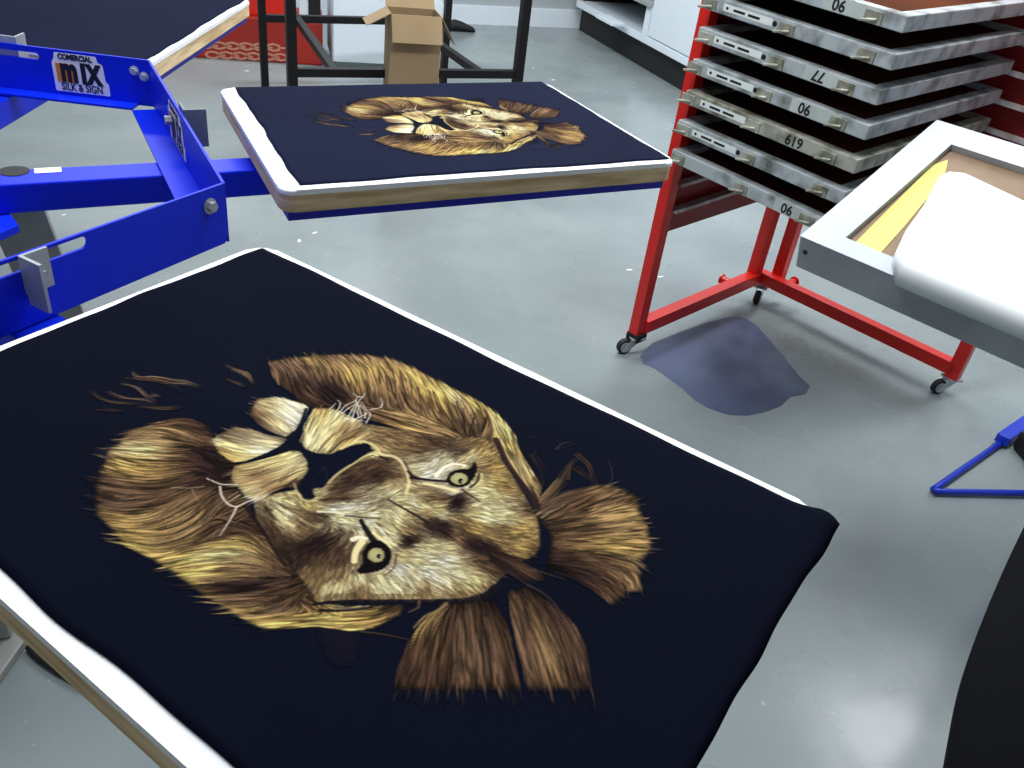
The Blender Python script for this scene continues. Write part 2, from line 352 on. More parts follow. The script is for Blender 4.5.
    # face
    fur("365,424 400,430 450,438 480,438 494,442 502,460 516,482 530,505 538,520 541,545 535,556 520,562 500,580 485,592 465,599 430,600 395,601 340,602 318,602 302,580 286,560 270,540 257,520 254,502 275,494 297,490 303,499 316,500 312,490 330,481 345,468 361,458 372,450 366,436",
        [("372,430 400,436 430,443", 'ttb'), ("380,440 400,448 420,450", 'ttb'), ("410,462 432,458 455,452", 'sss'), ("412,470 428,466 440,455", 'cws'), ("425,476 438,472 446,466", 'wwc'), ("440,446 455,452 470,446", 'bdt'), ("468,458 478,452 488,446", 'cgt'), ("480,468 494,466 500,462", 'tgt'), ("480,480 498,484 512,486", 'lgt'),
         ("452,493 470,492 488,497", 'wcl'), ("478,505 500,508 524,510", 'ccb'), ("470,514 490,518 512,522", 'lcl'), ("500,528 520,530 538,532", 'tgt'), ("505,545 520,548 536,552", 'tgb'), ("448,508 455,500 462,494", 'kkb'), ("425,512 436,508 446,505", 'tlt'), ("408,496 424,500 440,500", 'ctb'), ("410,502 428,508 440,514", 'clc'), ("395,482 402,487 410,490", 'lct'),
         ("430,524 440,528 448,532", 'dkd'), ("464,541 476,546 490,551", 'dkd'), ("450,530 456,534 460,537", 'tbt'), ("455,522 472,528 492,536", 'tgt'), ("385,515 396,524 406,530", 'clt'), ("402,540 408,541 415,542", 'kkb'), ("376,528 386,535 392,540", 'ccc'), ("415,545 432,548 446,548", 'ccl'), ("400,556 420,560 440,562", 'lcw'), ("440,560 456,562 470,560", 'wcb'), ("398,568 412,578 424,590", 'wct'), ("380,582 388,590 392,599", 'cct'), ("430,575 444,582 455,592", 'wct'), ("460,575 474,580 484,588", 'clt'),
         ("480,560 490,566 500,572", 'bbb'), ("355,580 358,590 358,600", 'ctb'), ("340,575 334,588 328,599", 'tct'), ("325,560 318,574 312,584", 'btt'), ("338,535 325,540 312,548", 'bkd'), ("350,530 340,545 335,560", 'sbb'), ("318,516 304,512 290,506", 'btc'), ("302,526 290,518 276,508", 'bcc'), ("300,535 286,525 270,512", 'tcb'), ("290,550 280,540 268,524", 'dbb'), ("310,545 302,550 296,560", 'kdd'), ("340,520 352,523 360,526", 'ccw'),
         ("325,500 345,498 360,494", 'bbs'), ("330,490 350,482 368,472", 'bdb'), ("350,470 368,464 382,462", 'bbb'), ("372,478 388,476 402,480", 'dbt'), ("330,508 350,508 372,504", 'wws'), ("375,500 388,494 398,488", 'sct'), ("335,513 355,514 372,512", 'ccc'), ("310,495 318,492 326,488", 'lst'), ("362,456 368,453 374,455", 'lll'), ("300,500 304,505 312,508", 'lyl')],
        8500, (4, 12), (.35, .75), base=.68, contrast=.42, clump=5, soft=1, jit=.34, al=.8)
    # chin tufts and muzzle pads
    fur("250,413 257,399 275,397 292,401 304,404 309,408 304,420 296,430 285,438 270,431 258,425",
        [("303,414 288,404 270,398", 'wcs'), ("296,424 275,408 256,402", 'wlm'), ("287,434 270,420 252,412", 'ctm'), ("280,436 266,430 256,422", 'sbd')], 950, (10, 26), (.35, .75), base=.6, contrast=.34, clump=6, soft=1, jit=.14)
    fur("212,440 222,433 235,427 252,430 266,435 280,438 287,440 276,450 262,457 246,462 230,461 220,454",
        [("284,441 262,436 234,428", 'ssm'), ("280,445 255,442 225,436", 'csm'), ("270,452 245,450 214,441", 'wlc'), ("258,457 240,458 221,452", 'lyt')], 950, (10, 28), (.35, .75), base=.6, contrast=.3, clump=6, soft=1, jit=.13)
    fur("234,466 250,463 268,459 290,451 300,452 307,461 308,471 302,480 297,489 285,487 272,493 263,500 255,502 246,498 238,488 231,478",
        [("300,455 275,463 240,470", 'llt'), ("304,463 275,475 238,480", 'ctl'), ("304,472 280,482 250,492", 'ltc'), ("298,484 278,490 258,500", 'btw'), ("270,470 255,476 240,478", 'btl')], 1500, (12, 32), (.4, .8), base=.62, contrast=.32, clump=6.5, soft=1, jit=.1)
    fur("310,409 322,408 337,410 347,415 360,421 372,432 366,444 352,446 341,450 330,455 317,454 306,450 299,444 303,434 306,422",
        [("306,446 312,430 322,411", 'clg'), ("314,452 326,432 340,414", 'clc'), ("326,453 342,434 356,421", 'ltc'), ("340,448 354,436 368,430", 'gbl'), ("350,445 362,438 372,434", 'ltc')], 1400, (10, 26), (.4, .8), base=.6, contrast=.34, clump=6.5, soft=1, jit=.1)
    lines([("318,452 330,438 345,428", 1.2, .4, 'b', .7), ("330,453 343,441 355,437", 1.4, .5, 'd', .8), ("280,482 294,474 304,470", 1.3, .5, 'b', .7), ("262,488 282,478 298,468", 1.1, .4, 'b', .6), ("286,487 294,481 298,478", 1.8, .6, 'd', .8), ("240,472 262,468 285,460", .9, .4, 'b', .6)])
    # nose bridge light rims and creases
    lines([("341,449 352,444 364,442 375,447 380,454", 1.8, 1.4, 'l', .9), ("381,455 396,458 405,468 409,482 406,494", 1.6, 1.4, 'c', .75), ("380,457 388,460", 1.6, 1.2, 'k', .9), ("328,483 338,474 350,466 362,458", 1.3, 1.2, 'l', .8), ("299,494 303,500 310,502 317,498", 1.0, .9, 'l', .6), ("294,484 297,492 301,499", 1.1, .8, 'l', .5),
           ("404,462 409,472 411,480", 1.2, 1., 'd', .6), ("345,516 362,518 380,519", .8, .8, 'k', .7), ("318,512 336,513 344,515", 1.1, .6, 'w', .8), ("372,512 384,504 390,498", .8, .8, 'b', .6),
           ("388,500 400,507 416,516 428,523", .9, 1.4, 'k', .85), ("430,524 440,528 450,532", 2.0, 1.4, (58, 38, 36), .6), ("462,540 474,544 490,550 508,558", 1.2, 1.6, (48, 32, 34), .7), ("485,548 502,562 520,577", 2., 1.2, 'k', .8), ("494,552 516,558 540,565", 1.4, .8, 'k', .7), ("503,568 520,580 530,588", 1.6, .8, 'd', .7),
           ("462,490 472,497 480,502", 1.2, 1., 'd', .7), ("280,505 296,514 308,521", 1., .6, 'b', .7), ("270,500 288,508 302,512", .8, .6, 'd', .6), ("246,508 262,530 278,556 286,566", 1.3, 1.6, 'k', .8), ("275,512 286,522 294,527", 2., 1.2, 'c', .6), ("300,520 312,526 320,528", .8, .6, 'l', .5)])
    fur("486,550 505,553 526,564 540,572 545,580 532,582 516,577 500,569 490,562", [("488,553 515,565 545,582", 'dbk'), ("492,558 510,570 530,584", 'kdk'), ("500,554 525,562 548,572", 'kbd')], 420, (12, 28), (.3, .65), base=.5, contrast=.35, soft=2, fill=.7)
    lines([("528,585 545,595 556,606 562,618", .7, .4, (74, 64, 64), .8), ("540,572 552,576 565,580", .6, .4, 'b', .7)])
    # dark gaps: temple, under the cheek, behind the crown
    blob("541,528 548,530 551,545 546,565 540,560 540,545", NAVY, .9, 2)
    lines([("314,605 330,603 352,602 400,602 440,602 470,601", 1.2, 2.6, (18, 16, 28), .92), ("320,611 345,611 372,608", 1.4, .8, (20, 18, 30), .9), ("335,608 352,609 366,607", .9, .5, (74, 70, 78), .8), ("466,601 486,596 500,586", 2.6, 2.2, (26, 20, 28), .85)])
    for k in range(130):  # cheek hairs crossing the dark line
        x = rs.uniform(330, 480); stroke(P([(x, 595), (x+rs.randn()*2, 599), (x+rs.randn()*3, 601+rs.rand()*3)]), .5, .1, np.array(PAL['t'])*rs.uniform(.5, 1.1), .6)
    lines([("360,632 384,635 408,640", .7, .4, 'b', .8), ("419,602 418,608 408,613", 1., .5, 'm', .8), ("446,604 438,611 425,617 414,628", 1.5, .8, 't', .8)])
    # mouth and nose
    blob("298,450 300,444 304,432 306,420 309,408 314,408 308,420 304,434 302,444 308,451 320,454 332,454.5 342,451 353,447.5 365,448 374,451 367,453 359,453 361.5,457 354,462.5 345,467.5 336,473.5 329,481 322.5,488 312,489 310,498 305,499 300,491 304,479 309,470 307.5,460", NAVY, 1., 1)
    lines([("300,446 292,441 284,446 270,453 255,459 238,465", 2.6, .8, NAVY, .95), ("297,447 285,450 268,456", 3.6, 1.4, NAVY, .95), ("306,409 302,422 296,435 290,442", 1.2, 3., NAVY, .9)])
    lines([("322,468 327,474 325,482", .5, .4, (44, 42, 54), .8), ("318,475 322,470 330,466", .5, .4, (36, 36, 50), .8)])
    # eyes
    for iris, ring, lids, pup in (
        ((459.2, 479.2, 8.6, 6.0), "446,480 450,473.5 458,470 466,469.5 471,468 474,462.5 477,467 476,474 471,482 463,487.5 454,487 448,483.5",
         [("436,476 444,468 454,464.5 465,466", 2.0, 1.2, 'w', .95), ("424,484 444,488 456,491.5", 1.6, 2.2, 'c', .9), ("411,478 425,480 446,482", 1.6, 1.4, (26, 18, 20), .95), ("408,472 414,477 420,479", 1.4, 1.4, 'k', .8), ("470,488 477,482 479,474", 1.1, .8, (26, 18, 20), .9), ("474,488 481,481 482,474", 1., .6, 'l', .7)], (460.6, 481.5)),
        ((376.2, 555.6, 8.4, 7.4), "366,546 372,541 380,541 388,546 391.5,555 389,564 382,570 372,573 361,574 357,571 362,565 362,555",
         [("353,540 358,538 366,539", 2.4, 1.6, 'w', .9), ("362,542 356,552 354,562", 3.0, 2.2, 'c', .95), ("361,521 366,530 373,540", 1.8, 2.6, (26, 18, 20), .95), ("374,534 384,541 391,548", 1.4, 1., 'c', .9), ("393,552 392,564 384,572 374,576", .9, .7, 's', .9), ("396,556 394,568 385,576", .9, .6, 'b', .8)], (379, 556.5))):
        lines(lids[:1]+lids[1:2])
        blob(ring, (18, 13, 18), 1., 1)
        cx, cy, rx, ry = iris
        blob([(cx+rx*math.cos(t), cy+ry*math.sin(t)) for t in np.linspace(0, 6.28, 13)[:-1]], (168, 160, 108), 1., 1)
        blob([(cx+rx*.6*math.cos(t)-1, cy+ry*.55*math.sin(t)-1) for t in np.linspace(0, 6.28, 9)[:-1]], (186, 178, 126), .6, 2)
        px_, py_ = pup
        blob([(px_+2.6*math.cos(t), py_+2.5*math.sin(t)) for t in np.linspace(0, 6.28, 9)[:-1]], (22, 18, 22), 1., 0)
        blob([(px_+1.3+1.1*math.cos(t), py_+.5+1.1*math.sin(t)) for t in np.linspace(0, 6.28, 9)[:-1]], (180, 180, 170), .7, 0)
        lines(lids[2:])
    # whiskers
    WH = (226, 208, 188)
    lines([("207,479 214,482 222,485 237,485", .5, .7, WH, .9), ("220,487 222,497 229,505 237,507 248,502 258,499", .8, .7, WH, .9), ("237,507 231,519 220,536", .8, .4, WH, .9), ("172,488 190,488.5 204,487", .5, .5, 's', .8), ("192,490 196,498 199,502", .5, .3, 's', .7), ("238,492 226,500 212,512 196,526", .6, .3, 's', .7), ("240,495 228,503 218,510", .5, .3, 'c', .7), ("222,478 232,472 238,466", .4, .3, 's', .7), ("243,498 234,501 226,502", .4, .3, 'c', .6), ("225,525 218,528 212,538", .4, .3, 's', .7)])
    tl = lambda s: [(220+float(a)/6.4, 350+float(b)/6.4) for a, b in (t.split(',') for t in s.split())]
    for s in ("770,400 800,362 860,330 885,300", "845,440 878,350 905,312 932,278", "915,305 880,300 850,278", "935,470 962,415 935,385 905,335", "868,325 898,395 905,455", "700,385 740,345", "760,380 770,345 755,325", "820,430 850,380 872,340", "890,440 880,390 900,350", "780,410 830,370 870,350", "925,440 930,400 900,360", "850,450 920,420 945,400", "960,385 1000,378 1030,370", "1030,370 1040,345 1030,310", "800,440 870,450 930,460"):
        stroke(smooth(P(tl(s))), .6, .4, (232, 220, 206), .85)
    return C, A
# ---------------------------------------------------------------- end lion print
# ---------------------------------------------------------------- placing helpers
EYE = Vector((0, 0, CAMH))
def ray(x, y):
    return Vector((AX.T @ np.array([(x-512)/FPX, (384-y)/FPX, 1.0])).tolist())
def hit(x, y, M):
    """where the sight line of a photograph pixel meets the plane z=0 of frame M, in that frame"""
    I = M.inverted(); o = I @ EYE; d = I.to_3x3() @ ray(x, y)
    return o-d*(o.z/d.z)
def z_over(P, y):
    """height above ground point P seen at photograph row y"""
    lo, hi = 0., 3.
    for _ in range(40):
        z = (lo+hi)/2; d = AX @ np.array([P[0], P[1], z-CAMH])
        if 384-FPX*d[1]/d[2] > y: lo = z
        else: hi = z
    return lo
def v2(a): return Vector((math.cos(a), math.sin(a), 0))
def wm(o):
    m = o.matrix_basis.copy()
    return wm(o.parent) @ o.matrix_parent_inverse @ m if o.parent else m
def part(name, bm, k, parent, smooth=False):
    """a part whose mesh is given in world coordinates"""
    o = obj(name, bm, k, None, smooth=smooth); o.parent = parent; o.matrix_parent_inverse = wm(parent).inverted(); return o
B = bmesh.new
Z = Vector((0, 0, 1))
# ---------------------------------------------------------------- room
def floor_material():
    M = mat('grey_floor_paint', (150, 160, 162), .3, bump=.12, bscale=7)
    N, L = M.node_tree.nodes, M.node_tree.links; b = N['Principled BSDF']
    tc = N.new('ShaderNodeTexCoord')
    def noise(sc, det, dist=0.):
        n = N.new('ShaderNodeTexNoise'); n.inputs['Scale'].default_value = sc; n.inputs['Detail'].default_value = det; n.inputs['Distortion'].default_value = dist
        L.new(tc.outputs['Object'], n.inputs['Vector']); return n.outputs['Fac']
    def ramp(src, a, c, to0, to1):
        r = N.new('ShaderNodeMapRange'); L.new(src, r.inputs['Value'])
        for k, v in (('From Min', a), ('From Max', c), ('To Min', to0), ('To Max', to1)): r.inputs[k].default_value = v
        return r.outputs['Result']
    def mix(f, A, C):
        x = N.new('ShaderNodeMix'); x.data_type = 'RGBA'; L.new(f, x.inputs['Factor'])
        for k, v in (('A', A), ('B', C)):
            if isinstance(v, tuple): x.inputs[k].default_value = (*lin(v), 1)
            else: L.new(v, x.inputs[k])
        return x.outputs['Result']
    c = mix(ramp(noise(1.1, 4, .4), .38, .64, 0, 1), (124, 134, 136), (143, 153, 154))
    c = mix(ramp(noise(6., 6), .55, .8, 0, .5), c, (120, 130, 134))
    c = mix(ramp(noise(34., 2), .72, .78, 0, .5), c, (190, 198, 200))
    L.new(c, b.inputs['Base Color'])
    L.new(ramp(noise(2.2, 5), .35, .7, .17, .38), b.inputs['Roughness'])
    return M
M_['floor'] = floor_material()
bm = B(); box(bm, (-6, -2.5, -.1), (6, 11, 0)); struct('floor', bm, 'floor')
W0 = at(480, 24, 0); wd = v2(R(26.5)); wn = Vector((wd.y, -wd.x, 0))           # back wall line, normal towards the room
bm = B(); Fw = frame(W0, wd, -wn); box(bm, (-8, 0, 0), (5, .1, 3), Fw); struct('wall_back', bm, 'wall')
bm = B(); box(bm, (-8, -.02, .0), (5, 0, .14), Fw); struct('baseboard_back', bm, 'white')
K0, K1 = at(590, 40, 0), at(690, 100, 0); kd = (K1-K0).normalized(); kn = Vector((-kd.y, kd.x, 0))   # cabinet front line; kn points behind it
bm = B(); Fk = frame(K0, kd, kn); box(bm, (-1.2, .68, 0), (9, .78, 3), Fk); struct('wall_right', bm, 'wall')
# ---------------------------------------------------------------- screen printing press
C0 = Vector((-1.018, 1.086, 0))
press = thing('screen_printing_press', 'blue carousel screen printing press with wooden shirt boards on its arms', 'printing press', C0)
def quad_from(p, yaw, L, Wd, skew=0.):
    u = v2(yaw); n = Vector((-u.y, u.x, 0)); s = n*Wd-u*(-Wd*math.tan(skew))
    return [p, p+u*L, p+u*L-n*Wd, p-s]
ZT = .95
P1 = quad_from(Vector((-.347, .993, ZT)), R(-30.6), .756, .515, R(-2))
P2 = [Vector((*q, ZT)) for q in ((-.634, 1.621), (-.023, 1.998), (.247, 1.559), (-.377, 1.172))]
a0 = Vector((-.810, 1.705, ZT)); a1 = Vector((-.843, 2.427, ZT)); s3 = Vector((-.515, -.02, 0))
P3 = [a0+s3, a1+s3, a1, a0]
def inset(poly, d):
    c = sum((Vector((p[0], p[1])) for p in poly), Vector((0, 0)))/len(poly); out = []
    n = len(poly)
    for i in range(n):
        p, a, b = (Vector((q[0], q[1])) for q in (poly[i], poly[i-1], poly[(i+1) % n]))
        e1, e2 = (a-p).normalized(), (b-p).normalized(); s = abs(e1.x*e2.y-e1.y*e2.x)
        out.append(tuple(p+(e1+e2)*d/s))
    return out
def platen(Q, lab):
    q = [(p.x, p.y) for p in Q]; rq = rounded(q, .028)
    bm = B(); prism(bm, rq, ZT-.036, ZT-.0085); o = part('platen', bm, 'ply', press); o['label'] = lab
    bm = B(); t_ = bmesh.new(); prism(t_, rounded(inset(q, -.0012), .028), ZT-.0085, ZT); bmesh.ops.bevel(t_, geom=[e for e in t_.edges if all(v.co.z > ZT-.001 for v in e.verts)], offset=.004, segments=4, affect='EDGES', profile=.5); merge(bm, t_)
    c = part('platen_cover', bm, 'white_rubber', o); c['label'] = 'white rubbery cover with rounded rim'
    bm = B()
    i0 = inset(q, .012); i1 = inset(q, .04)
    for k in range(4):
        a, b, c2, d = i0[k], i0[(k+1) % 4], i1[(k+1) % 4], i1[k]
        prism(bm, [a, b, c2, d], ZT-.054, ZT-.0362)
    f = part('platen_frame', bm, 'dkblue', o); f['label'] = 'blue steel frame under the board'
    return o
platen(P1, 'wooden board with white rim, nearest the camera'); platen(P2, 'wooden board with white rim, farther back'); platen(P3, 'wooden board with white rim at the upper left')
arms = []
for Q, lab in ((P1, None), (P2, None), (P3, None)):
    mid = (Q[0]+Q[3])/2; far = (Q[1]+Q[2])/2; d = (mid-C0); d.z = 0; d.normalize()
    bm = B(); a = C0+d*.1; e = Vector((*(mid+(far-mid)*.55).xy, 0))
    beam(bm, (a.x, a.y, .8715), (e.x, e.y, .8715), .062, .047, bev=.003)
    arms.append((part('arm', bm, 'blue', press), d))
# number and painted hole shade on the arm that carries the second board
arm, d = arms[1]; side = Vector((-d.y, d.x, 0))
p = at(50, 170, .8955); bm = B(); text_bm(bm, '1', .05, frame(p-d*.02, -side, d), bold=.0022, ext=.0002, sx=2.3); part('number', bm, 'label', arm)['label'] = 'white number 1 painted on the arm'
p = at(14, 171, .8955); bm = B(); prism(bm, disc((0, 0), .021, 24), -.0002, .0004, frame(p, d, side)); prism(bm, disc((0, 0), .0225, 24), -.0004, -.0001, frame(p, d, side)); part('hole_shade', bm, 'ink', arm)  # flat black disc painted as the shade inside a hole
# hub below the arms
bm = B(); prism(bm, [(C0.x+.25*math.cos(R(60*k+14)), C0.y+.25*math.sin(R(60*k+14))) for k in range(6)], .836, .847)
prism(bm, disc(C0.xy, .11, 28), .847, .93); part('hub', bm, 'blue', press)
bm = B(); box(bm, (-.1, -.1, .02), (.1, .1, .836), Matrix.Translation(C0) @ Matrix.Rotation(.3, 4, 'Z'), bev=.006); part('pedestal', bm, 'greysteel', press)
bm = B(); box(bm, (-.175, -.2, 0), (.150, .12, .02), Matrix.Translation(C0), bev=.004)
for x, y in ((.14, -.03), (.14, .09), (-.14, .09), (-.14, -.17), (.14, -.17)): bolt(bm, Matrix.Translation(C0+Vector((x, y, .02))), .01, .012)
part('base_plate', bm, 'greysteel', press)
bm = B(); S, F = at(14, 205, .83), at(128, 480, .0)
beam(bm, S, F, .085, .02, up=(S-F).cross(Vector((1, .5, 0))), bev=.003); box(bm, (-.06, -.05, 0), (.06, .05, .012), Matrix.Translation(F)); part('leg', bm, 'greysteel', press)
S2 = C0*2-S; F2 = C0*2-F; S2.z = S.z; F2.z = 0
bm = B(); beam(bm, S2, F2, .085, .02, up=(S2-F2).cross(Vector((1, .5, 0))), bev=.003); box(bm, (-.06, -.05, 0), (.06, .05, .012), Matrix.Translation(F2)); part('leg', bm, 'greysteel', press)
# six upright side plates in a ring above the arms
ZU, ZL = .985, .8975
A = at(225, 183, ZU); Bq = at(150, 60, ZU)
nd = (at(0, 262, ZU)-A).normalized(); fd = (at(0, 42, ZU)-Bq).normalized()
D = Bq+fd*.60; E = A+nd*.60
Ar, Br = C0*2-A, C0*2-Bq; Ar.z = Br.z = ZU
hgt = ZU-ZL
def side_plate(p, q, holes=(), flange=.03, outline=None):
    """p to q anticlockwise round the press; x along the plate, y up, z outwards"""
    d = q-p; L = d.length; M = frame(Vector((p.x, p.y, ZL)), d, Z)
    bm = B(); o = outline(L) if outline else [(0, 0), (L, 0), (L, hgt), (0, hgt)]
    prism(bm, o, -.004, 0, M, holes=holes)
    if flange: box(bm, (.03, 0, -.004-flange), (L-.03, .004, -.0035), M)
    return part('side_plate', bm, 'blue', press), M, L
def slot(x0, x1, y0, y1):
    r = (y1-y0)/2; c = (y0+y1)/2
    return [(x0+r-r*math.sin(t), c+r*math.cos(t)) for t in np.linspace(0, math.pi, 7)]+[(x1-r+r*math.sin(t), c-r*math.cos(t)) for t in np.linspace(0, math.pi, 7)]
def onplate(M, x, y): return hit(x, y, M)
Mn = frame(Vector((E.x, E.y, ZL)), A-E, Z)
s1 = onplate(Mn, 88, 242)
sn = slot(s1.x-.26, s1.x, s1.y-.006, s1.y+.009)
near, Mn, Ln = side_plate(E, A, holes=[sn], flange=.03, outline=lambda L: [(0, 0), (L-.008, 0), (L, .012), (L, hgt), (0, hgt)])
Me = frame(Vector((A.x, A.y, ZL)), Bq-A, Z)
e0, e1 = onplate(Me, 176, 113), onplate(Me, 195, 150)
Le0 = (Bq-A).length
end, Me, Le = side_plate(A, Bq, holes=[slot(Le0*.5-.02, Le0*.5+.14, hgt*.60, hgt*.60+.013)], flange=.042)
Mf = frame(Vector((Bq.x, Bq.y, ZL)), D-Bq, Z)
f0, f1 = onplate(Mf, -30, 50), onplate(Mf, 40, 56)
far, Mf, Lf = side_plate(Bq, D, holes=[slot(f1.x, f0.x, f1.y-.006, f1.y+.006)], flange=.035)
for p, q in ((D, Ar), (Ar, Br), (Br, E)): side_plate(p, q)
def sticker(parent, M, w, h, inner=True):
    """white label: COMERCIAL / mix / SILK & SIGN"""
    bm = B(); k = w/.30
    o = [(-.14, -.055), (.15, -.055), (.15, -.02), (.135, -.015), (.13, .035), (.105, .04), (.10, .058), (-.12, .058), (-.125, .04), (-.14, .03)]
    S = Matrix.Diagonal((k, h/.113, 1, 1))
    prism(bm, rounded(o, .006, 3), 0, .0004, M @ S, 0)
    T = lambda x, y: M @ S @ Matrix.Translation((x, y, .0006))
    text_bm(bm, 'COMERCIAL', .0215, T(-.013, .0405), 1, bold=.0012, sx=1.5)
    text_bm(bm, 'm', .098, T(-.078, -.0215), 2, bold=.0055, sx=1.15)
    text_bm(bm, 'm', .098, M @ S @ Matrix.Translation((-.054, -.0215, .0010)), 1, bold=.0055, sx=1.15)
    text_bm(bm, 'I', .073, T(.022, -.0215), 1, bold=.0065, sx=1.3)
    text_bm(bm, 'X', .073, T(.076, -.0215), 1, bold=.0060, sx=1.2)
    text_bm(bm, 'SILK & SIGN', .031, T(.004, -.0500), 1, bold=.0007, sx=1.35)
    o = part('sticker', bm, ['sticker', 'ink', 'orange'], parent); o['label'] = 'white sticker with black and orange lettering'
    return o
def inner(M, x, y):   # frame on the inner face of a plate, reading from inside the ring
    p = M @ Vector((x, y, -.0045)); return frame(p, -(M.to_3x3() @ Vector((1, 0, 0))), Z)
ca, cb = onplate(Mf, 53, 74), onplate(Mf, 109, 78)
sticker(far, inner(Mf, (ca.x+cb.x)/2, hgt*.52), abs(ca.x-cb.x), hgt*.82)
cc = onplate(Me, 181, 146)
sticker(end, inner(Me, min(max(cc.x, .1), Le-.1), hgt*.5), .14, .068)
def angle(parent, M, x, k, hh=.06, w=.042, y0=.035):
    """angle bracket bolted through the slot on the outside of a plate"""
    bm = B(); box(bm, (x-w/2, y0, .0005), (x+w/2, y0+hh, .004), M); box(bm, (x-w/2, y0-.012, .004), (x-w/2+.004, y0+hh, .036), M)
    bolt(bm, M @ Matrix.Translation((x+.004, y0+hh*.4, .004)), .005, .006)
    return part('bracket', bm, k, parent)
bx = onplate(Mn, 30, 262); angle(near, Mn, bx.x+.004, 'steel', hh=.048, y0=.04, w=.034)['label'] = 'zinc angle bracket'
bx = onplate(Me, 186, 112); angle(end, Me, bx.x+.05, 'dksteel', y0=.045, hh=.05)['label'] = 'dark angle bracket'
bx = onplate(Mf, 4, 38); angle(far, Mf, bx.x, 'steel', y0=.04)['label'] = 'zinc angle bracket'
bm = B(); c = onplate(Mn, 210, 206); bolt(bm, Mn @ Matrix.Translation((c.x, c.y, 0)), .0075, .008); part('bolt', bm, 'steel', near)
for x, y in ((135, 70), (145, 76)):
    c = onplate(Mf, x, y); bm = B(); bolt(bm, inner(Mf, c.x, c.y), .006, .007); part('bolt', bm, 'steel', far)
c = onplate(Me, 175, 120); bm = B(); bolt(bm, inner(Me, c.x, c.y), .008, .012); part('bolt', bm, 'steel', end)
# ---------------------------------------------------------------- shirts
def wav(t, s, a):
    return a*(math.sin(t*9+s)+.6*math.sin(t*23+s*2.3)+.4*math.sin(t*41+s*1.7))/2
def shirt(name, label, Q, off, amp, over, seed, group=None, k='fabric'):
    """cloth lying on a board: off = clear rim at inner, outer, far (+) and near (-) edge; over = length hanging past the outer end"""
    o_in, o_out, o_p, o_m = off
    U = (Q[1]-Q[0]); L = U.length; Wd = (Q[3]-Q[0]).length
    bm = B(); NS, NT = 90, 60; g = []
    for i in range(NS+1):
        row = []
        for j in range(NT+1):
            s, t = i/NS, j/NT
            ea = o_in+wav(t, seed, amp[0]); eb = (L-o_out+wav(t, seed+1, amp[1])) if not over else L+over+wav(t, seed+1, .0035)-.010*t
            a = ea+(eb-ea)*s
            ta = (o_p+wav(a/L, seed+2, amp[2]))*(1-min(max((a/L-.95)/.045, 0), 1)**2 if over else 1); tb = Wd-o_m+wav(a/L, seed+3, amp[3])
            b = ta+(tb-ta)*t
            z = .0016; aa = a
            if a > L-.002:
                e = a-(L-.002); aa = L-.002+.72*e; z -= 14*e*e if e < .02 else 14*.0004+.56*(e-.02)
            p = Q[0]*(1-aa/L)*(1-b/Wd)+Q[1]*(aa/L)*(1-b/Wd)+Q[2]*(aa/L)*(b/Wd)+Q[3]*(1-aa/L)*(b/Wd)
            row.append(bm.verts.new((p.x, p.y, ZT+z)))
        g.append(row)
    for i in range(NS):
        for j in range(NT): bm.faces.new((g[i][j], g[i+1][j], g[i+1][j+1], g[i][j+1]))
    o = obj(name, bm, k, smooth=True)
    sd = o.modifiers.new('cloth', 'SOLIDIFY'); sd.thickness = .0014; sd.offset = 0
    return tag(o, label, 'shirt', group)
sh1 = shirt('shirt_panel', 'navy shirt cloth with large golden lion print on the nearest press board', P1, (.010, 0, .0105, .0145), (.003, 0, .0022, .004), .021, 1.3)
sh2 = shirt('shirt_panel', 'navy shirt cloth with lion print on the board beyond the blue ring, farther back', P2, (.030, .008, .004, .016), (.003, .002, .001, .003), 0, 4.1, k='fabric_lit')
sh3 = shirt('shirt_panel', 'plain navy shirt cloth on the press board in the upper left corner', P3, (.006, .010, .010, .013), (.002, .003, .002, .004), 0, 2.2, k='fabric_lit')
# lion print, worked out in the plane of the first board (cell of 1.05 mm)
CELL = .00105; PU, PV = .13, .08; GW, GH = int(.575/CELL), int(.415/CELL)
u1 = (P1[1]-P1[0]).normalized(); n1 = Vector((-u1.y, u1.x, 0))
def to_cell(x, y):
    p = at(x, y, ZT+.002)-P1[0]
    return ((p.dot(u1)-PU)/CELL, (-p.dot(n1)-PV)/CELL)
PRGB, PCOV = paint_lion(to_cell, GW, GH)
M_['print'] = None
def print_material():
    M = bpy.data.materials.new('lion_print_ink'); M.use_nodes = True; N, L = M.node_tree.nodes, M.node_tree.links; b = N['Principled BSDF']
    a = N.new('ShaderNodeAttribute'); a.attribute_name = 'ink'; L.new(a.outputs['Color'], b.inputs['Base Color'])
    b.inputs['Roughness'].default_value = .9; b.inputs['Specular IOR Level'].default_value = .03
    return M
M_['print'] = print_material()
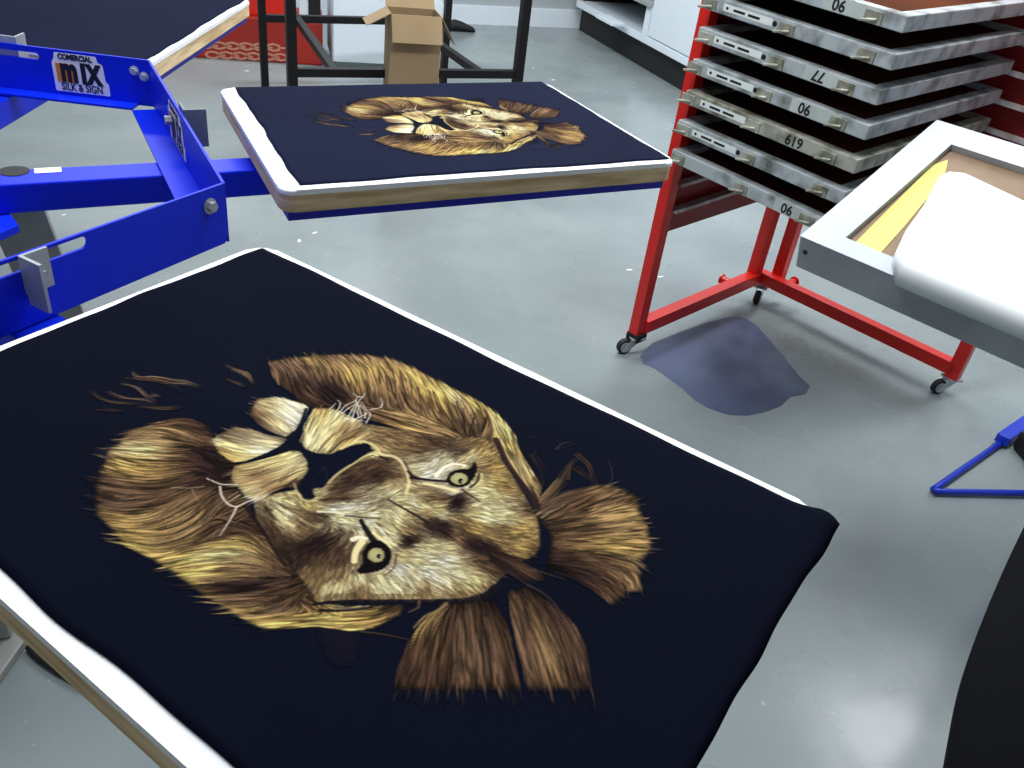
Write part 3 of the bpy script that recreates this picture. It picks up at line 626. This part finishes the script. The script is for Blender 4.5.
def lion_print(o, u, w, parent, label, k=1.):
    cov = PCOV > .04
    cov[1:, :] |= PCOV[:-1, :] > .04; cov[:, 1:] |= PCOV[:, :-1] > .04; cov[:-1, :] |= PCOV[1:, :] > .04; cov[:, :-1] |= PCOV[:, 1:] > .04
    fc = cov[:-1, :-1] & cov[1:, :-1] & cov[:-1, 1:] & cov[1:, 1:]
    use = np.zeros_like(cov)
    use[:-1, :-1] |= fc; use[1:, :-1] |= fc; use[:-1, 1:] |= fc; use[1:, 1:] |= fc
    idx = np.full(cov.shape, -1); ys, xs = np.where(use); idx[ys, xs] = np.arange(len(ys))
    uu = .40+(PU+xs*CELL-.40)*k; ww = .26+(PV+ys*CELL-.26)*k
    o, u, w = (np.array(q[:3], float) for q in (o, u, w))
    co = o+uu[:, None]*u+ww[:, None]*w; co[:, 2] = ZT+.0026
    fy, fx = np.where(fc)
    q = np.stack([idx[fy, fx], idx[fy, fx+1], idx[fy+1, fx+1], idx[fy+1, fx]], 1)
    if np.cross(u, w)[2] < 0: q = q[:, ::-1]
    me = bpy.data.meshes.new('lion_print')
    me.vertices.add(len(co)); me.vertices.foreach_set('co', co.astype(np.float32).ravel())
    me.loops.add(q.size); me.loops.foreach_set('vertex_index', np.ascontiguousarray(q).astype(np.int32).ravel())
    me.polygons.add(len(q)); me.polygons.foreach_set('loop_start', (np.arange(len(q))*4).astype(np.int32))
    me.update(calc_edges=True)
    c = np.clip(PRGB[ys, xs]/255, 0, 1); c = np.where(c <= .04045, c/12.92, ((c+.055)/1.055)**2.4)
    g_ = c.mean(1, keepdims=True); c = ((g_+(c-g_)*.94)*.86)**1.07
    at_ = me.attributes.new('ink', 'FLOAT_COLOR', 'POINT'); at_.data.foreach_set('color', np.hstack([c, np.ones((len(c), 1))]).astype(np.float32).ravel())
    me.materials.append(M_['print'])
    ob = bpy.data.objects.new('lion_print', me); COL.objects.link(ob); ob.parent = parent; ob['label'] = label
    return ob
lion_print(P1[0], u1, -n1, sh1, 'golden brown lion face printed sideways')
u2 = (P2[2]-P2[3]).normalized(); n2 = Vector((-u2.y, u2.x, 0))
lion_print(P2[3]-u2*.015, u2, n2, sh2, 'golden brown lion face printed sideways', .965)
# ---------------------------------------------------------------- red drying rack
th = R(-42.5); ru = v2(th); rv = Vector((-ru.y, ru.x, 0))
RA = Vector((.388, 2.466, 0)); G = lambda u, v, z=0.: RA+ru*u+rv*v+Z*z
rack = thing('screen_rack', 'red steel rack on casters holding stacked silver screens', 'rack', G(.36, .36))
NSCR = 7
SA = Vector((.362, 2.418, 0)); SW, SD = .535, .775; SU, SV = -.018, .012
su_, sv_ = v2(R(-44.0)), Vector((math.sin(R(44.0)), math.cos(R(44.0)), 0))
zs = [1.200-.079*i-.00043*i*i for i in range(-1, NSCR+2)]
RT = 1.5
bm = B(); beam(bm, G(-.004, 0, .062), G(-.004, 0, RT), .036, .042, up=rv, bev=.002); part('post', bm, 'red', rack)
bm = B(); box(bm, (-.024, -.024, .05), (.024, .024, .075), frame(G(0, 0), ru, rv)); part('foot_cap', bm, 'rubber', rack)['label'] = 'black plastic cap'
for u, v in ((-.008, .70), (.055, .775)):
    bm = B(); beam(bm, G(u, v, .07), G(u, v, RT), .042, .042, up=rv, bev=.002); part('post', bm, 'red', rack)
bm = B(); beam(bm, G(.775, .735, .062), G(.775, .735, RT), .042, .042, up=rv, bev=.002); part('post', bm, 'red', rack)
bm = B(); beam(bm, G(0, .021, .095), G(0, .70, .095), .042, .045, bev=.002); part('base_bar', bm, 'red', rack)
bm = B(); beam(bm, G(.0, .735, .095), G(.775, .735, .095), .042, .045, bev=.002); part('base_bar', bm, 'red', rack)
for a, b in ((G(-.02, .56, .1), G(-.055, .56, .1)), (G(.11, .755, .1), G(.11, .80, .1))):
    bm = B(); tube(bm, [a, b], .014, 14); tube(bm, [b, b+(b-a)*.15], .019, 16); part('stub', bm, 'red', rack)
ZP = .42
bm = B(); box(bm, (-.018, .022, ZP), (-.012, .69, RT), frame(G(0, 0), ru, rv)); part('side_panel', bm, 'shaded_red', rack)
bm = B(); box(bm, (.075, .765, ZP), (.76, .771, RT), frame(G(0, 0), ru, rv)); part('back_panel', bm, 'shaded_red', rack)
for i, z in enumerate(zs):
    zz = z-.0385
    bm = B(); beam(bm, G(.006, .025, zz), G(.006, .685, zz+SV*.85), .034, .005); beam(bm, G(.0225, .025, zz+.002), G(.0225, .685, zz+.002+SV*.85), .004, .011); o = part('side_ledge', bm, 'rail', rack); o['label'] = 'pale edged ledge'
    bm = B(); beam(bm, G(.08, .7435, zz+SV-.001), G(.755, .7435, zz+SV+SU*1.2-.001), .042, .005); beam(bm, G(.08, .7235, zz+SV), G(.755, .7235, zz+SV+SU*1.2), .004, .015); o = part('back_ledge', bm, 'rail', rack); o['label'] = 'pale edged ledge'
def caster(P, yaw):
    bm = B(); M = Matrix.Translation(P) @ Matrix.Rotation(yaw, 4, 'Z')
    box(bm, (-.026, -.024, .056), (.026, .024, .062), M)
    for s in (-1, 1): prism(bm, [(-.05, .012), (-.03, .012), (.018, .055), (-.022, .055)], s*.013-.001, s*.013+.001, M @ Matrix.Rotation(math.pi/2, 4, 'X'))
    tube(bm, [M @ Vector((0, 0, .052)), M @ Vector((0, 0, .072))], .016, 14)
    o = part('caster', bm, 'steel', rack); o['label'] = 'zinc caster with black wheel'
    bm = B(); c = Vector((-.038, 0, .026)); n = 24; prof = ((.011, .026), (.011, .019), (.012, .018))
    tube(bm, [M @ (c+Vector((0, -.010, 0))), M @ (c+Vector((0, -.008, 0))), M @ (c+Vector((0, .008, 0))), M @ (c+Vector((0, .010, 0)))], [.0225, .026, .026, .0225], n, 0)
    tube(bm, [M @ (c+Vector((0, -.0125, 0))), M @ (c+Vector((0, .0125, 0)))], .0185, n, 1)
    part('wheel', bm, ['rubber', 'wheelhub'], o)
caster(G(0, 0), R(25)); caster(G(.02, .735), R(70)); caster(G(.775, .735), R(18))
# ---------------------------------------------------------------- screens in the rack
PH = .036
info = {0: ('06', 0), 2: ('77', 180), 3: ('06', 0), 4: ('619', 0), 6: ('06', 0)}
labs = ['silver framed screen marked 06, topmost in the red rack, cut by the picture edge', 'clean silver framed screen without a number, second from the top in the rack', 'silver framed screen marked with an upside down 77 in the red rack',
        'silver framed screen marked 06 just above the one marked 619', 'dirty greenish framed screen marked 619 in the red rack', 'silver framed screen without a number, second from the bottom in the rack', 'silver framed screen marked 06, lowest in the red rack']
for i in range(NSCR):
    z = 1.200-.079*i-.00043*i*i
    o0 = Vector((SA.x, SA.y, z)); X = su_*SW+Z*SU; Y = sv_*SD+Z*SV
    M = frame(o0, X, Y)                       # x along the numbered edge, y into the rack, top face at z = 0
    dx = [0, .004, -.002, 0, .002, -.002, 0][i]; M = M @ Matrix.Translation((dx, 0, 0))
    t = thing('printing_screen', labs[i], 'printing screen', o0, 'screens stacked in the red rack')
    k = 'alu2' if i == 4 else 'alu'; b = .034
    bm = B()
    for lo, hi in (((0, 0, -PH), (SW, b, 0)), ((0, SD-b, -PH), (SW, SD, 0)), ((0, b, -PH), (b, SD-b, 0)), ((SW-b, b, -PH), (SW, SD-b, 0))): box(bm, lo, hi, M, bev=.003)
    part('frame', bm, k, t)
    bm = B(); box(bm, (b-.004, b-.004, -.016), (SW-b+.004, SD-b+.004, -.014), M); part('mesh', bm, 'mesh', t)['label'] = 'dark brown stretched mesh'
    FF = M @ frame((0, 0, -PH/2), (1, 0, 0), (0, 0, 1))      # outer face of the numbered edge, z outwards
    if i in (1, 2, 3, 4, 5):
        bm = B(); x0 = .055; box(bm, (x0, -.008, 0), (x0+.15, .009, .0006), FF, 0)
        prism(bm, disc((x0+.012, 0), .004, 12), .0006, .0009, FF, 1)
        for q in range(2): box(bm, (x0+.032+q*.045, -.003, .0006), (x0+.068+q*.045, .003, .0009), FF, 1)
        prism(bm, disc((x0+.158, 0), .0065, 14), .0002, .0009, FF, 1)
        part('paper_label', bm, ['label', 'ink'], t)['label'] = 'white strip with small dark print'
    if i in info:
        s, rot = info[i]; xs = hit(*{0: (839, 6), 2: (818, 78), 3: (804, 111), 4: (794, 142), 6: (787, 209)}[i], FF).x
        bm = B(); text_bm(bm, s, .036, FF @ Matrix.Translation((xs, 0, .0012)) @ Matrix.Rotation(R(rot), 4, 'Z') @ Matrix.Translation((0, -.0125, 0)), bold=.0008, sx=.95); part('number', bm, 'ink', t)['label'] = 'black number '+s
        bm = B(); box(bm, (xs-.04, -.016, .0002), (xs+.10, .016, .0008), FF); part('number_plate', bm, 'tape' if i != 4 else 'alu2', t)
    rr = random.Random(i)
    for xc in (.02, .24, .46):                 # tensioning clips smeared with ink
        bm = B(); x = xc+rr.uniform(-.012, .012)
        box(bm, (x-.022, -.017, 0), (x+.022, .010, .0035), FF, bev=.001); tube(bm, [FF @ Vector((x-.03, -.015, .006)), FF @ Vector((x-.005, -.009, .008)), FF @ Vector((x+.012, -.006, .005))], .0035, 8)
        part('clip', bm, 'alu2', t)
# ---------------------------------------------------------------- taped screen at the right
TL = at(800, 236, .85); tu = v2(R(-42)); O_ = TL
dd = ray(937, 120); tt = ((TL-EYE).dot(tu))/dd.dot(tu); TT = EYE+dd*tt
te = (TT-TL); TW = te.length; te.normalize(); TM = frame(TL, tu, te); TLn = .76; TH = .074
tray = thing('taped_screen', 'large screen frame covered in white tape at the right, tilted', 'printing screen', TM @ Vector((TLn/2, TW/2, -TH)))
ia, ib = hit(858, 250, TM), hit(930, 160, TM)
print('TRAY', ia, ib, TW); rb = .068; rn = .045; rf = .07
bm = B()
for lo, hi in (((0, 0, -TH), (TLn, rn, -.001)), ((0, TW-rf, -TH), (TLn, TW, -.001)), ((0, rn, -TH), (rb, TW-rf, -.001)), ((TLn-.06, rn, -TH), (TLn, TW-rf, -.001))): box(bm, lo, hi, TM, bev=.004)
prism(bm, disc((.016, -TH*.42), .005, 14), -.0005, .0008, TM @ frame((0, 0, 0), (1, 0, 0), (0, 0, 1)), 1)  # black disc gives the dark inside of a round hole
part('frame', bm, ['greyside', 'ink'], tray)['label'] = 'grey frame profile with a black disc painted as a hole'
bm = B()
for lo, hi in (((0, 0, -.001), (TLn, rn, .0006)), ((0, TW-rf, -.001), (TLn, TW, .0006)), ((0, rn, -.001), (rb, TW-rf, .0006)), ((TLn-.06, rn, -.001), (TLn, TW-rf, .0006))): box(bm, lo, hi, TM)
part('white_tape', bm, 'paper', tray)
bm = B(); box(bm, (rb-.003, rn-.003, -.016), (TLn-.057, TW-rf+.003, -.013), TM); part('brown_tape', bm, 'kraft', tray)
TM2 = TM @ Matrix.Translation((0, 0, -.0128))
ys = [hit(*q, TM2) for q in ((852, 246), (922, 162), (948, 160), (944, 178), (905, 226), (876, 258))]
ys = [(max(q.x, rb), min(max(q.y, rn), TW-rf-.001)) for q in ys]
bm = B(); prism(bm, ys, 0, .0012, TM2); part('yellow_tape', bm, 'yellow', tray)
TM3 = TM @ Matrix.Translation((0, 0, .046))
ol = [hit(*q, TM3) for q in ((893, 271), (897, 244), (908, 221), (926, 196), (940, 170), (948, 166), (968, 168), (1024, 194))]
ol = [(q.x, q.y) for q in ol]
e_ = Vector((ol[7][0]-ol[6][0], ol[7][1]-ol[6][1])).normalized()
ol[0] = (ol[0][0], -.022); ol[7] = (TLn-.01, ol[6][1]+e_.y/e_.x*(TLn-.01-ol[6][0])); ol.append((TLn-.01, -.022))
t_ = bmesh.new(); prism(t_, ol, -.0445, 0)
bmesh.ops.recalc_face_normals(t_, faces=t_.faces)
bmesh.ops.bevel(t_, geom=[e for e in t_.edges if all(abs(v.co.z) < 1e-5 for v in e.verts)], offset=.026, segments=8, affect='EDGES', profile=.5)
bm = B(); merge(bm, t_, TM3)
sheet = obj('white_sheet', bm, 'sheet', smooth=True); sheet.modifiers.new('shade', 'WEIGHTED_NORMAL').keep_sharp = True; tag(sheet, 'thick white sheet lying on the taped screen, rounded near edge', 'sheet')
# stand that carries it
PJ = Vector((1.62, 1.98, 0)); stand = thing('screen_stand', 'blue tubular stand with a V shaped foot on the floor at the right edge', 'stand', PJ)
kx = at(931, 491, .014); j2 = at(1003, 441, .014); dj = (j2-kx).normalized()
bm = B(); tube(bm, [PJ+Z*.014, kx+(PJ-kx).normalized()*.05+Z*0, kx+(PJ-kx).normalized()*.012, kx+dj*.012, kx+dj*.05, j2], .009, 12); part('foot', bm, 'bluetube', stand, True)
bm = B(); beam(bm, j2-dj*.02+Z*.012, j2+dj*.38+Z*.012, .04, .03, bev=.003); part('foot_sleeve', bm, 'bluetube', stand)
cu_ = TM @ Vector((.60, .25, -TH-.012))
bm = B(); beam(bm, PJ, Vector((PJ.x, PJ.y, cu_.z)), .05, .05, up=ru, bev=.003); part('post', bm, 'bluetube', stand)
bm = B(); beam(bm, Vector((PJ.x, PJ.y, cu_.z-.03)), cu_-Z*.03, .05, .03, bev=.003); part('support_arm', bm, 'bluetube', stand)
bm = B(); box(bm, (.5, .1, -TH-.012), (.72, .42, -TH-.001), TM); part('support_plate', bm, 'bluetube', stand)
# black case on the floor inside the foot
bm = B(); p = at(1010, 447, 0); box(bm, (0, -.16, 0), (.3, .0, .07), frame(p, v2(R(8))), bev=.015); tag(obj('black_case', bm, 'rubber'), 'low black case on the floor beside the blue stand foot', 'case')
# ---------------------------------------------------------------- black cloth on a side table
Zc = .90
ep = [at(x, y, Zc) for x, y in ((1060, 425), (1024, 499), (1000, 547), (976, 601), (956, 657), (944, 712), (934, 770), (926, 850))]
sd_ = (ep[0]-ep[-1]).normalized(); so = Vector((sd_.y, -sd_.x, 0))
tb = thing('side_table', 'small side table hidden under a black cloth at the right edge', 'table', (ep[4]+so*.28).xy.to_3d())
bm = B(); q0, q1 = ep[-1]+so*.045+sd_*.03, ep[0]+so*.06; box(bm, (0, 0, 0), ((q1-q0).length, .42, .03), frame(q0-Z*.004, q1-q0, so)); part('tabletop', bm, 'grey', tb)
for a, b in ((.3, .3), (.3, .38), ((q1-q0).length-.04, .3), ((q1-q0).length-.04, .38)):
    p = q0+(q1-q0).normalized()*a+so*b; bm = B(); beam(bm, (p.x, p.y, 0), (p.x, p.y, Zc-.034), .03, .03, up=sd_); part('leg', bm, 'bluetube', tb)
bm = B(); g = []
es = []
for i in range(49):
    t = i/48*(len(ep)-1); k = min(int(t), len(ep)-2); f = t-k
    p0, p1, p2, p3 = ep[max(k-1, 0)], ep[k], ep[k+1], ep[min(k+2, len(ep)-1)]
    es.append(.5*((2*p1)+(p2-p0)*f+(2*p0-5*p1+4*p2-p3)*f*f+(3*p1-p0-3*p2+p3)*f**3))
for i, e in enumerate(es):
    row = []
    for d, dz in ((.50, .002), (.3, .002), (.15, .002), (.07, .002), (.04, .001), (.02, -.004), (.006, -.014), (0, -.03), (.0, -.08), (.0, -.16), (.0, -.30), (.0, -.50)):
        w = max(0, -dz-.03)/.5
        row.append(bm.verts.new(e+so*(d-dz*.5+.012*(1-math.sin(i*.4))*w)+Z*dz))
    g.append(row)
for i in range(48):
    for j in range(11): bm.faces.new((g[i][j], g[i+1][j], g[i+1][j+1], g[i][j+1]))
cl = obj('black_cloth', bm, 'blackcloth', smooth=True); s_ = cl.modifiers.new('cloth', 'SOLIDIFY'); s_.thickness = .002; s_.offset = 0
tag(cl, 'black cloth draped over the edge at the lower right corner', 'cloth')
# ---------------------------------------------------------------- scraps, floor stain, cable
rr = random.Random(12); scrap = None
for k, (x, y) in enumerate(((92, 171), (64, 215), (251, 194), (299, 241), (315, 233), (247, 71), (533, 68), (553, 80), (629, 270), (660, 277))):
    if scrap is None:
        bm = B(); prism(bm, [(-.014, -.004), (-.002, -.006), (.013, -.002), (.012, .004), (-.004, .005)], .0004, .0014)
        scrap = o = obj('paper_scrap', bm, 'label'); tag(o, 'tiny white paper scrap on the grey floor', 'paper scrap', 'paper scraps on the floor')
    else:
        o = scrap.copy(); COL.objects.link(o)
    o.location = at(x, y, 0); o.rotation_euler[2] = rr.uniform(0, 6); s__ = rr.uniform(.6, 1.3); o.scale = (s__, s__, 1)
# ----
bm = B(); px = ((640, 356), (652, 343), (675, 334), (702, 324), (728, 317), (745, 318), (757, 326), (772, 343), (788, 362), (800, 377), (810, 386), (806, 394), (790, 397), (781, 406), (765, 412), (748, 416), (728, 415), (708, 408), (694, 400), (684, 390), (668, 378), (654, 368), (643, 364))
prism(bm, [at(*p, 0).xy for p in px], .0002, .0008)
tag(obj('floor_stain', bm, 'stain'), 'dark blue grey stain on the floor below the red rack', 'stain')
bm = B(); cp = [at(*q, .007) for q in ((29, 647), (35, 654), (42, 660), (60, 672), (80, 683), (110, 690), (150, 700))]; tube(bm, cp, .0075, 10)
tag(obj('power_cable', bm, 'rubber', smooth=True), 'black cable lying on the floor at the lower left', 'cable')
# ---------------------------------------------------------------- black steel table frame and what stands round it
Zr = .4
fa, fb, ba, bb = at(292, 72, Zr), at(518, 74, Zr), at(262, 18, Zr), at(447, 22, Zr)
tbl = thing('table_frame', 'black square tube steel table frame behind the second press board', 'table', ((fa+bb)/2).xy.to_3d())
for p, w in ((fa, .042), (fb, .042), (ba, .038), (bb, .038)):
    bm = B(); beam(bm, (p.x, p.y, 0), (p.x, p.y, .93), w, w, up=(fb-fa)); part('leg', bm, 'blackmetal', tbl)
for a, b in ((fa, fb), (ba, bb)):
    bm = B(); beam(bm, a, b, .036, .036); part('rail', bm, 'blackmetal', tbl)
for a, b in (((297, 19), (335, 72.5)), ((405, 20.5), (480, 73.5))):
    bm = B(); beam(bm, at(*a, Zr), at(*b, Zr), .034, .034); part('crossbar', bm, 'blackmetal', tbl)
# cardboard box
bp_ = at(386, 168, 0); by = R(20); bu = v2(by); bn = Vector((-bu.y, bu.x, 0))
bw = None
BM = frame(bp_, bu, bn)
zt = z_over(bp_, 14); mid = bp_+Z*(zt*.6)
def pix(P):
    d = AX @ np.array([P[0], P[1], P[2]-CAMH]); return 512+FPX*d[0]/d[2], 384-FPX*d[1]/d[2]
w_ = .1
while pix(bp_+bu*w_+Z*zt*.8)[0] < 440: w_ += .002
BD = .16; cbx = thing('cardboard_box', 'tall open cardboard box with folded flaps by the black table frame', 'box', bp_)
bm = B(); c = .004
for lo, hi in (((0, 0, 0), (w_, c, zt)), ((0, BD-c, 0), (w_, BD, zt)), ((0, c, 0), (c, BD-c, zt)), ((w_-c, c, 0), (w_, BD-c, zt)), ((c, c, 0), (w_-c, BD-c, c))): box(bm, lo, hi, BM)
part('carton', bm, 'card', cbx)
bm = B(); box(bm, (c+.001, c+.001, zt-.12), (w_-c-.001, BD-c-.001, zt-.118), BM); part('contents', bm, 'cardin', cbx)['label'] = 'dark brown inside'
def flap(a, b, dirv, L):
    bm = B(); a, b = BM @ Vector(a), BM @ Vector(b); d = (BM.to_3x3() @ Vector(dirv)).normalized()*L
    n = (b-a).cross(d).normalized()*.003
    faces(bm, [a, b, b+d, a+d, a+n, b+n, b+d+n, a+d+n], [(0, 1, 2, 3), (7, 6, 5, 4), (0, 4, 5, 1), (1, 5, 6, 2), (2, 6, 7, 3), (3, 7, 4, 0)]); part('flap', bm, 'card', cbx)
hz = zt
flap((.002, -.001, hz), (w_-.002, -.001, hz), (0, -.42, -.9), .115)
flap((-.001, BD-.01, hz), (-.001, .01, hz), (-.9, -.1, -.45), .115)
flap((w_+.001, .01, hz), (w_+.001, BD-.01, hz), (.5, -.1, -.85), .13)
flap((w_-.002, BD+.001, hz), (.002, BD+.001, hz), (0, .5, .6), .1)
# black shoe on the floor behind the box
sp = at(459, 31, 0); bm = B(); SM = frame(sp, v2(R(24)))
secs = [(-.11, .022, .05), (-.09, .04, .075), (-.04, .043, .085), (.02, .04, .07), (.07, .046, .05), (.11, .04, .035), (.128, .015, .018)]
rings = []
for x, hw, hh in secs:
    rings.append([bm.verts.new(SM @ Vector((x, hw*math.cos(t), max(0, hh*.5+hh*.5*math.sin(t))))) for t in np.linspace(0, 2*math.pi, 13)[:-1]])
for a, b in zip(rings, rings[1:]):
    for k in range(12): bm.faces.new((a[k], a[(k+1) % 12], b[(k+1) % 12], b[k]))
bm.faces.new(rings[0][::-1]); bm.faces.new(rings[-1]); tag(obj('shoe', bm, 'rubber', smooth=True), 'black shoe on the floor right of the cardboard box', 'shoe')
# red box with pale chain print, things on it
r0, r1 = at(150, 54.5, 0), at(323, 66, 0); rd = (r1-r0).normalized(); rbk = Vector((-rd.y, rd.x, 0)); RL = (r1-r0).length
rz = z_over(r1, 23); RM = frame(r0, rd, rbk)
rb_ = thing('red_box', 'long red box with pale chain pattern on the floor at the back', 'box', r0+rd*RL/2)
bm = B(); box(bm, (0, 0, 0), (RL, .4, rz), RM, bev=.01); part('body', bm, 'redbox', rb_)
M_['pp'] = mat('pale_print', (196, 132, 110), .7)
bm = B(); FR = RM @ frame((0, -.0015, 0), (1, 0, 0), (0, 0, 1))
pa, pb = hit(205, 47, FR), hit(287, 50, FR)
rr = random.Random(3)
for row in range(2):
    n = 6
    for k in range(n):
        x = pa.x+(pb.x-pa.x)*(k+.5*row)/n; y = pa.y+.012-row*.055+(pb.y-pa.y)*k/n
        ro, ri = .042, .026
        prism(bm, [(x+ro*1.15*math.cos(t), y+ro*.62*math.sin(t)) for t in np.linspace(0, 2*math.pi, 9)[:-1]], 0, .0012, FR, holes=[[(x+ri*1.15*math.cos(t), y+ri*.5*math.sin(t)) for t in np.linspace(0, 2*math.pi, 9)[:-1]]])
        box(bm, (x+.03, y-.006, 0), (x+.075, y+.006, .0012), FR)
part('chain_print', bm, 'pp', rb_)
p0 = hit(246, 15, RM @ frame((0, .05, 0), (1, 0, 0), (0, 0, 1))); p1 = hit(289, 15, RM @ frame((0, .05, 0), (1, 0, 0), (0, 0, 1))); p2 = hit(299, 15, RM @ frame((0, .05, 0), (1, 0, 0), (0, 0, 1))); p3 = hit(326, 15, RM @ frame((0, .05, 0), (1, 0, 0), (0, 0, 1)))
bm = B(); box(bm, (p0.x, .05, rz), (p1.x, .3, rz+.3), RM, bev=.008); tag(obj('small_red_box', bm, 'redbright'), 'small bright red box standing on the long red box', 'box')
mc = thing('white_machine', 'white and black device on the right end of the red box', 'device', RM @ Vector(((p2.x+p3.x)/2, .15, rz)))
bm = B(); box(bm, (p2.x, .05, rz), (min(p3.x, RL-.01), .28, rz+.25), RM, bev=.008); part('housing', bm, 'white', mc)
bm = B(); box(bm, (p2.x+(p3.x-p2.x)*.35, .045, rz+.03), (p2.x+(p3.x-p2.x)*.8, .0495, rz+.24), RM); part('black_panel', bm, 'rubber', mc)
# white cupboard behind the table frame
c0, c1 = at(333, 70, 0), at(438, 75, 0); cd = (c1-c0).normalized(); CM = frame(c0, cd, Vector((-cd.y, cd.x, 0))); CL = (c1-c0).length
cw = thing('white_cupboard', 'plain white cupboard standing behind the black table frame', 'cupboard', c0+cd*CL/2)
bm = B(); box(bm, (0, .004, .05), (CL, .4, 1.1), CM, bev=.004); part('carcass', bm, 'white', cw)
bm = B(); box(bm, (.02, .03, 0), (CL-.02, .38, .05), CM); part('plinth', bm, 'grey', cw)
bm = B(); box(bm, (.002, -.014, .055), (CL-.002, .003, 1.095), CM, bev=.003); dr = part('door', bm, 'white', cw)
bm = B(); box(bm, (CL-.05, -.035, .65), (CL-.035, -.0145, .8), CM, bev=.004); part('handle', bm, 'steel', dr)
# low open cabinet and tall cabinet along the right wall
def al(x, y):  # distance along the cabinet front where a floor pixel falls
    return (at(x, y, 0)-K0).dot(kd)
X1 = al(640, 70); X2 = al(693, 102)+.55
zl = z_over(K1, 64); ztop = z_over(K0+kd*X1, 3)
lc = thing('low_cabinet', 'low open cabinet with grey top and black inside by the right wall', 'cabinet', K0+kd*.3+kn*.3)
bm = B(); box(bm, (-.35, .06, 0), (X1, .6, zl-.05), Fk); part('plinth', bm, 'rubber', lc)['label'] = 'recessed plinth, black as the shade under the shelf'  # black colour stands in for the shadow below the shelf
bm = B(); box(bm, (-.35, 0, zl-.05), (X1, .62, zl), Fk, bev=.004); part('bottom_shelf', bm, 'white', lc)
bm = B(); box(bm, (-.35, .57, zl), (X1-.06, .6, ztop-.03), Fk); box(bm, (-.35, .05, zl), (-.32, .57, ztop-.03), Fk); part('carcass', bm, 'rubber', lc)['label'] = 'black inside'
bm = B(); box(bm, (X1-.075, .0, zl), (X1-.002, .6, ztop-.03), Fk); part('side_panel', bm, 'white', lc)
bm = B(); box(bm, (-.4, -.03, ztop-.03), (X1-.001, .62, ztop), Fk, bev=.004); part('cabinet_top', bm, 'grey', lc)
tc_ = thing('tall_cabinet', 'tall white cabinet standing behind the red rack', 'cabinet', K0+kd*(X1+X2)/2+kn*.3)
bm = B(); box(bm, (X1, .06, 0), (X2, .6, zl-.05), Fk); part('plinth', bm, 'rubber', tc_)['label'] = 'recessed plinth, black as the shade under the shelf'  # shadow under the shelf put into the plinth's black here too
bm = B(); box(bm, (X1, 0, zl-.05), (X2, .62, zl), Fk, bev=.004); part('bottom_shelf', bm, 'white', tc_)
bm = B(); box(bm, (X1+.002, .02, zl), (X2, .6, 1.9), Fk); part('carcass', bm, 'white', tc_)
bm = B(); box(bm, (X1+.01, .002, zl+.01), (X2-.01, .019, 1.89), Fk, bev=.003); d_ = part('door', bm, 'white', tc_)
bm = B(); box(bm, (X2-.07, -.03, 1.0), (X2-.055, .0015, 1.16), Fk, bev=.003); part('handle', bm, 'steel', d_)
pw = at(608, 22, zl); q = Fk.inverted() @ pw
bm = B(); box(bm, (q.x-.14, q.y-.04, zl), (q.x+.14, q.y+.07, zl+.025), Fk, bev=.004); tag(obj('white_tray', bm, 'white'), 'flat white tray on the shelf of the low open cabinet', 'tray')
# ---------------------------------------------------------------- light
w = bpy.data.worlds.new('world'); scene.world = w; w.use_nodes = True
bg = w.node_tree.nodes['Background']; bg.inputs['Color'].default_value = (.70, .76, .79, 1); bg.inputs['Strength'].default_value = .30
def lamp(name, loc, size, power, rot=(0, 0, 0), col=(1, 1, 1)):
    l = bpy.data.lights.new(name, 'AREA'); l.shape = 'RECTANGLE'; l.size, l.size_y = size; l.energy = power; l.color = col
    o = bpy.data.objects.new(name, l); COL.objects.link(o); o.location = loc; o.rotation_euler = rot; return o
lamp('ceiling_lamp', (-.2, 1.6, 2.9), (2.6, .35), 78, (0, 0, R(27)), (.95, .98, 1))
lamp('ceiling_lamp', (.3, 4.2, 2.9), (2.6, .35), 95, (0, 0, R(27)), (.95, .98, 1))
lamp('ceiling_lamp', (-2.2, 5.6, 2.9), (2.6, .35), 78, (0, 0, R(27)), (.95, .98, 1))
lamp('ceiling_lamp', (2.25, 3.1, 2.9), (1.6, .35), 46, (0, 0, R(27)), (.95, .98, 1))
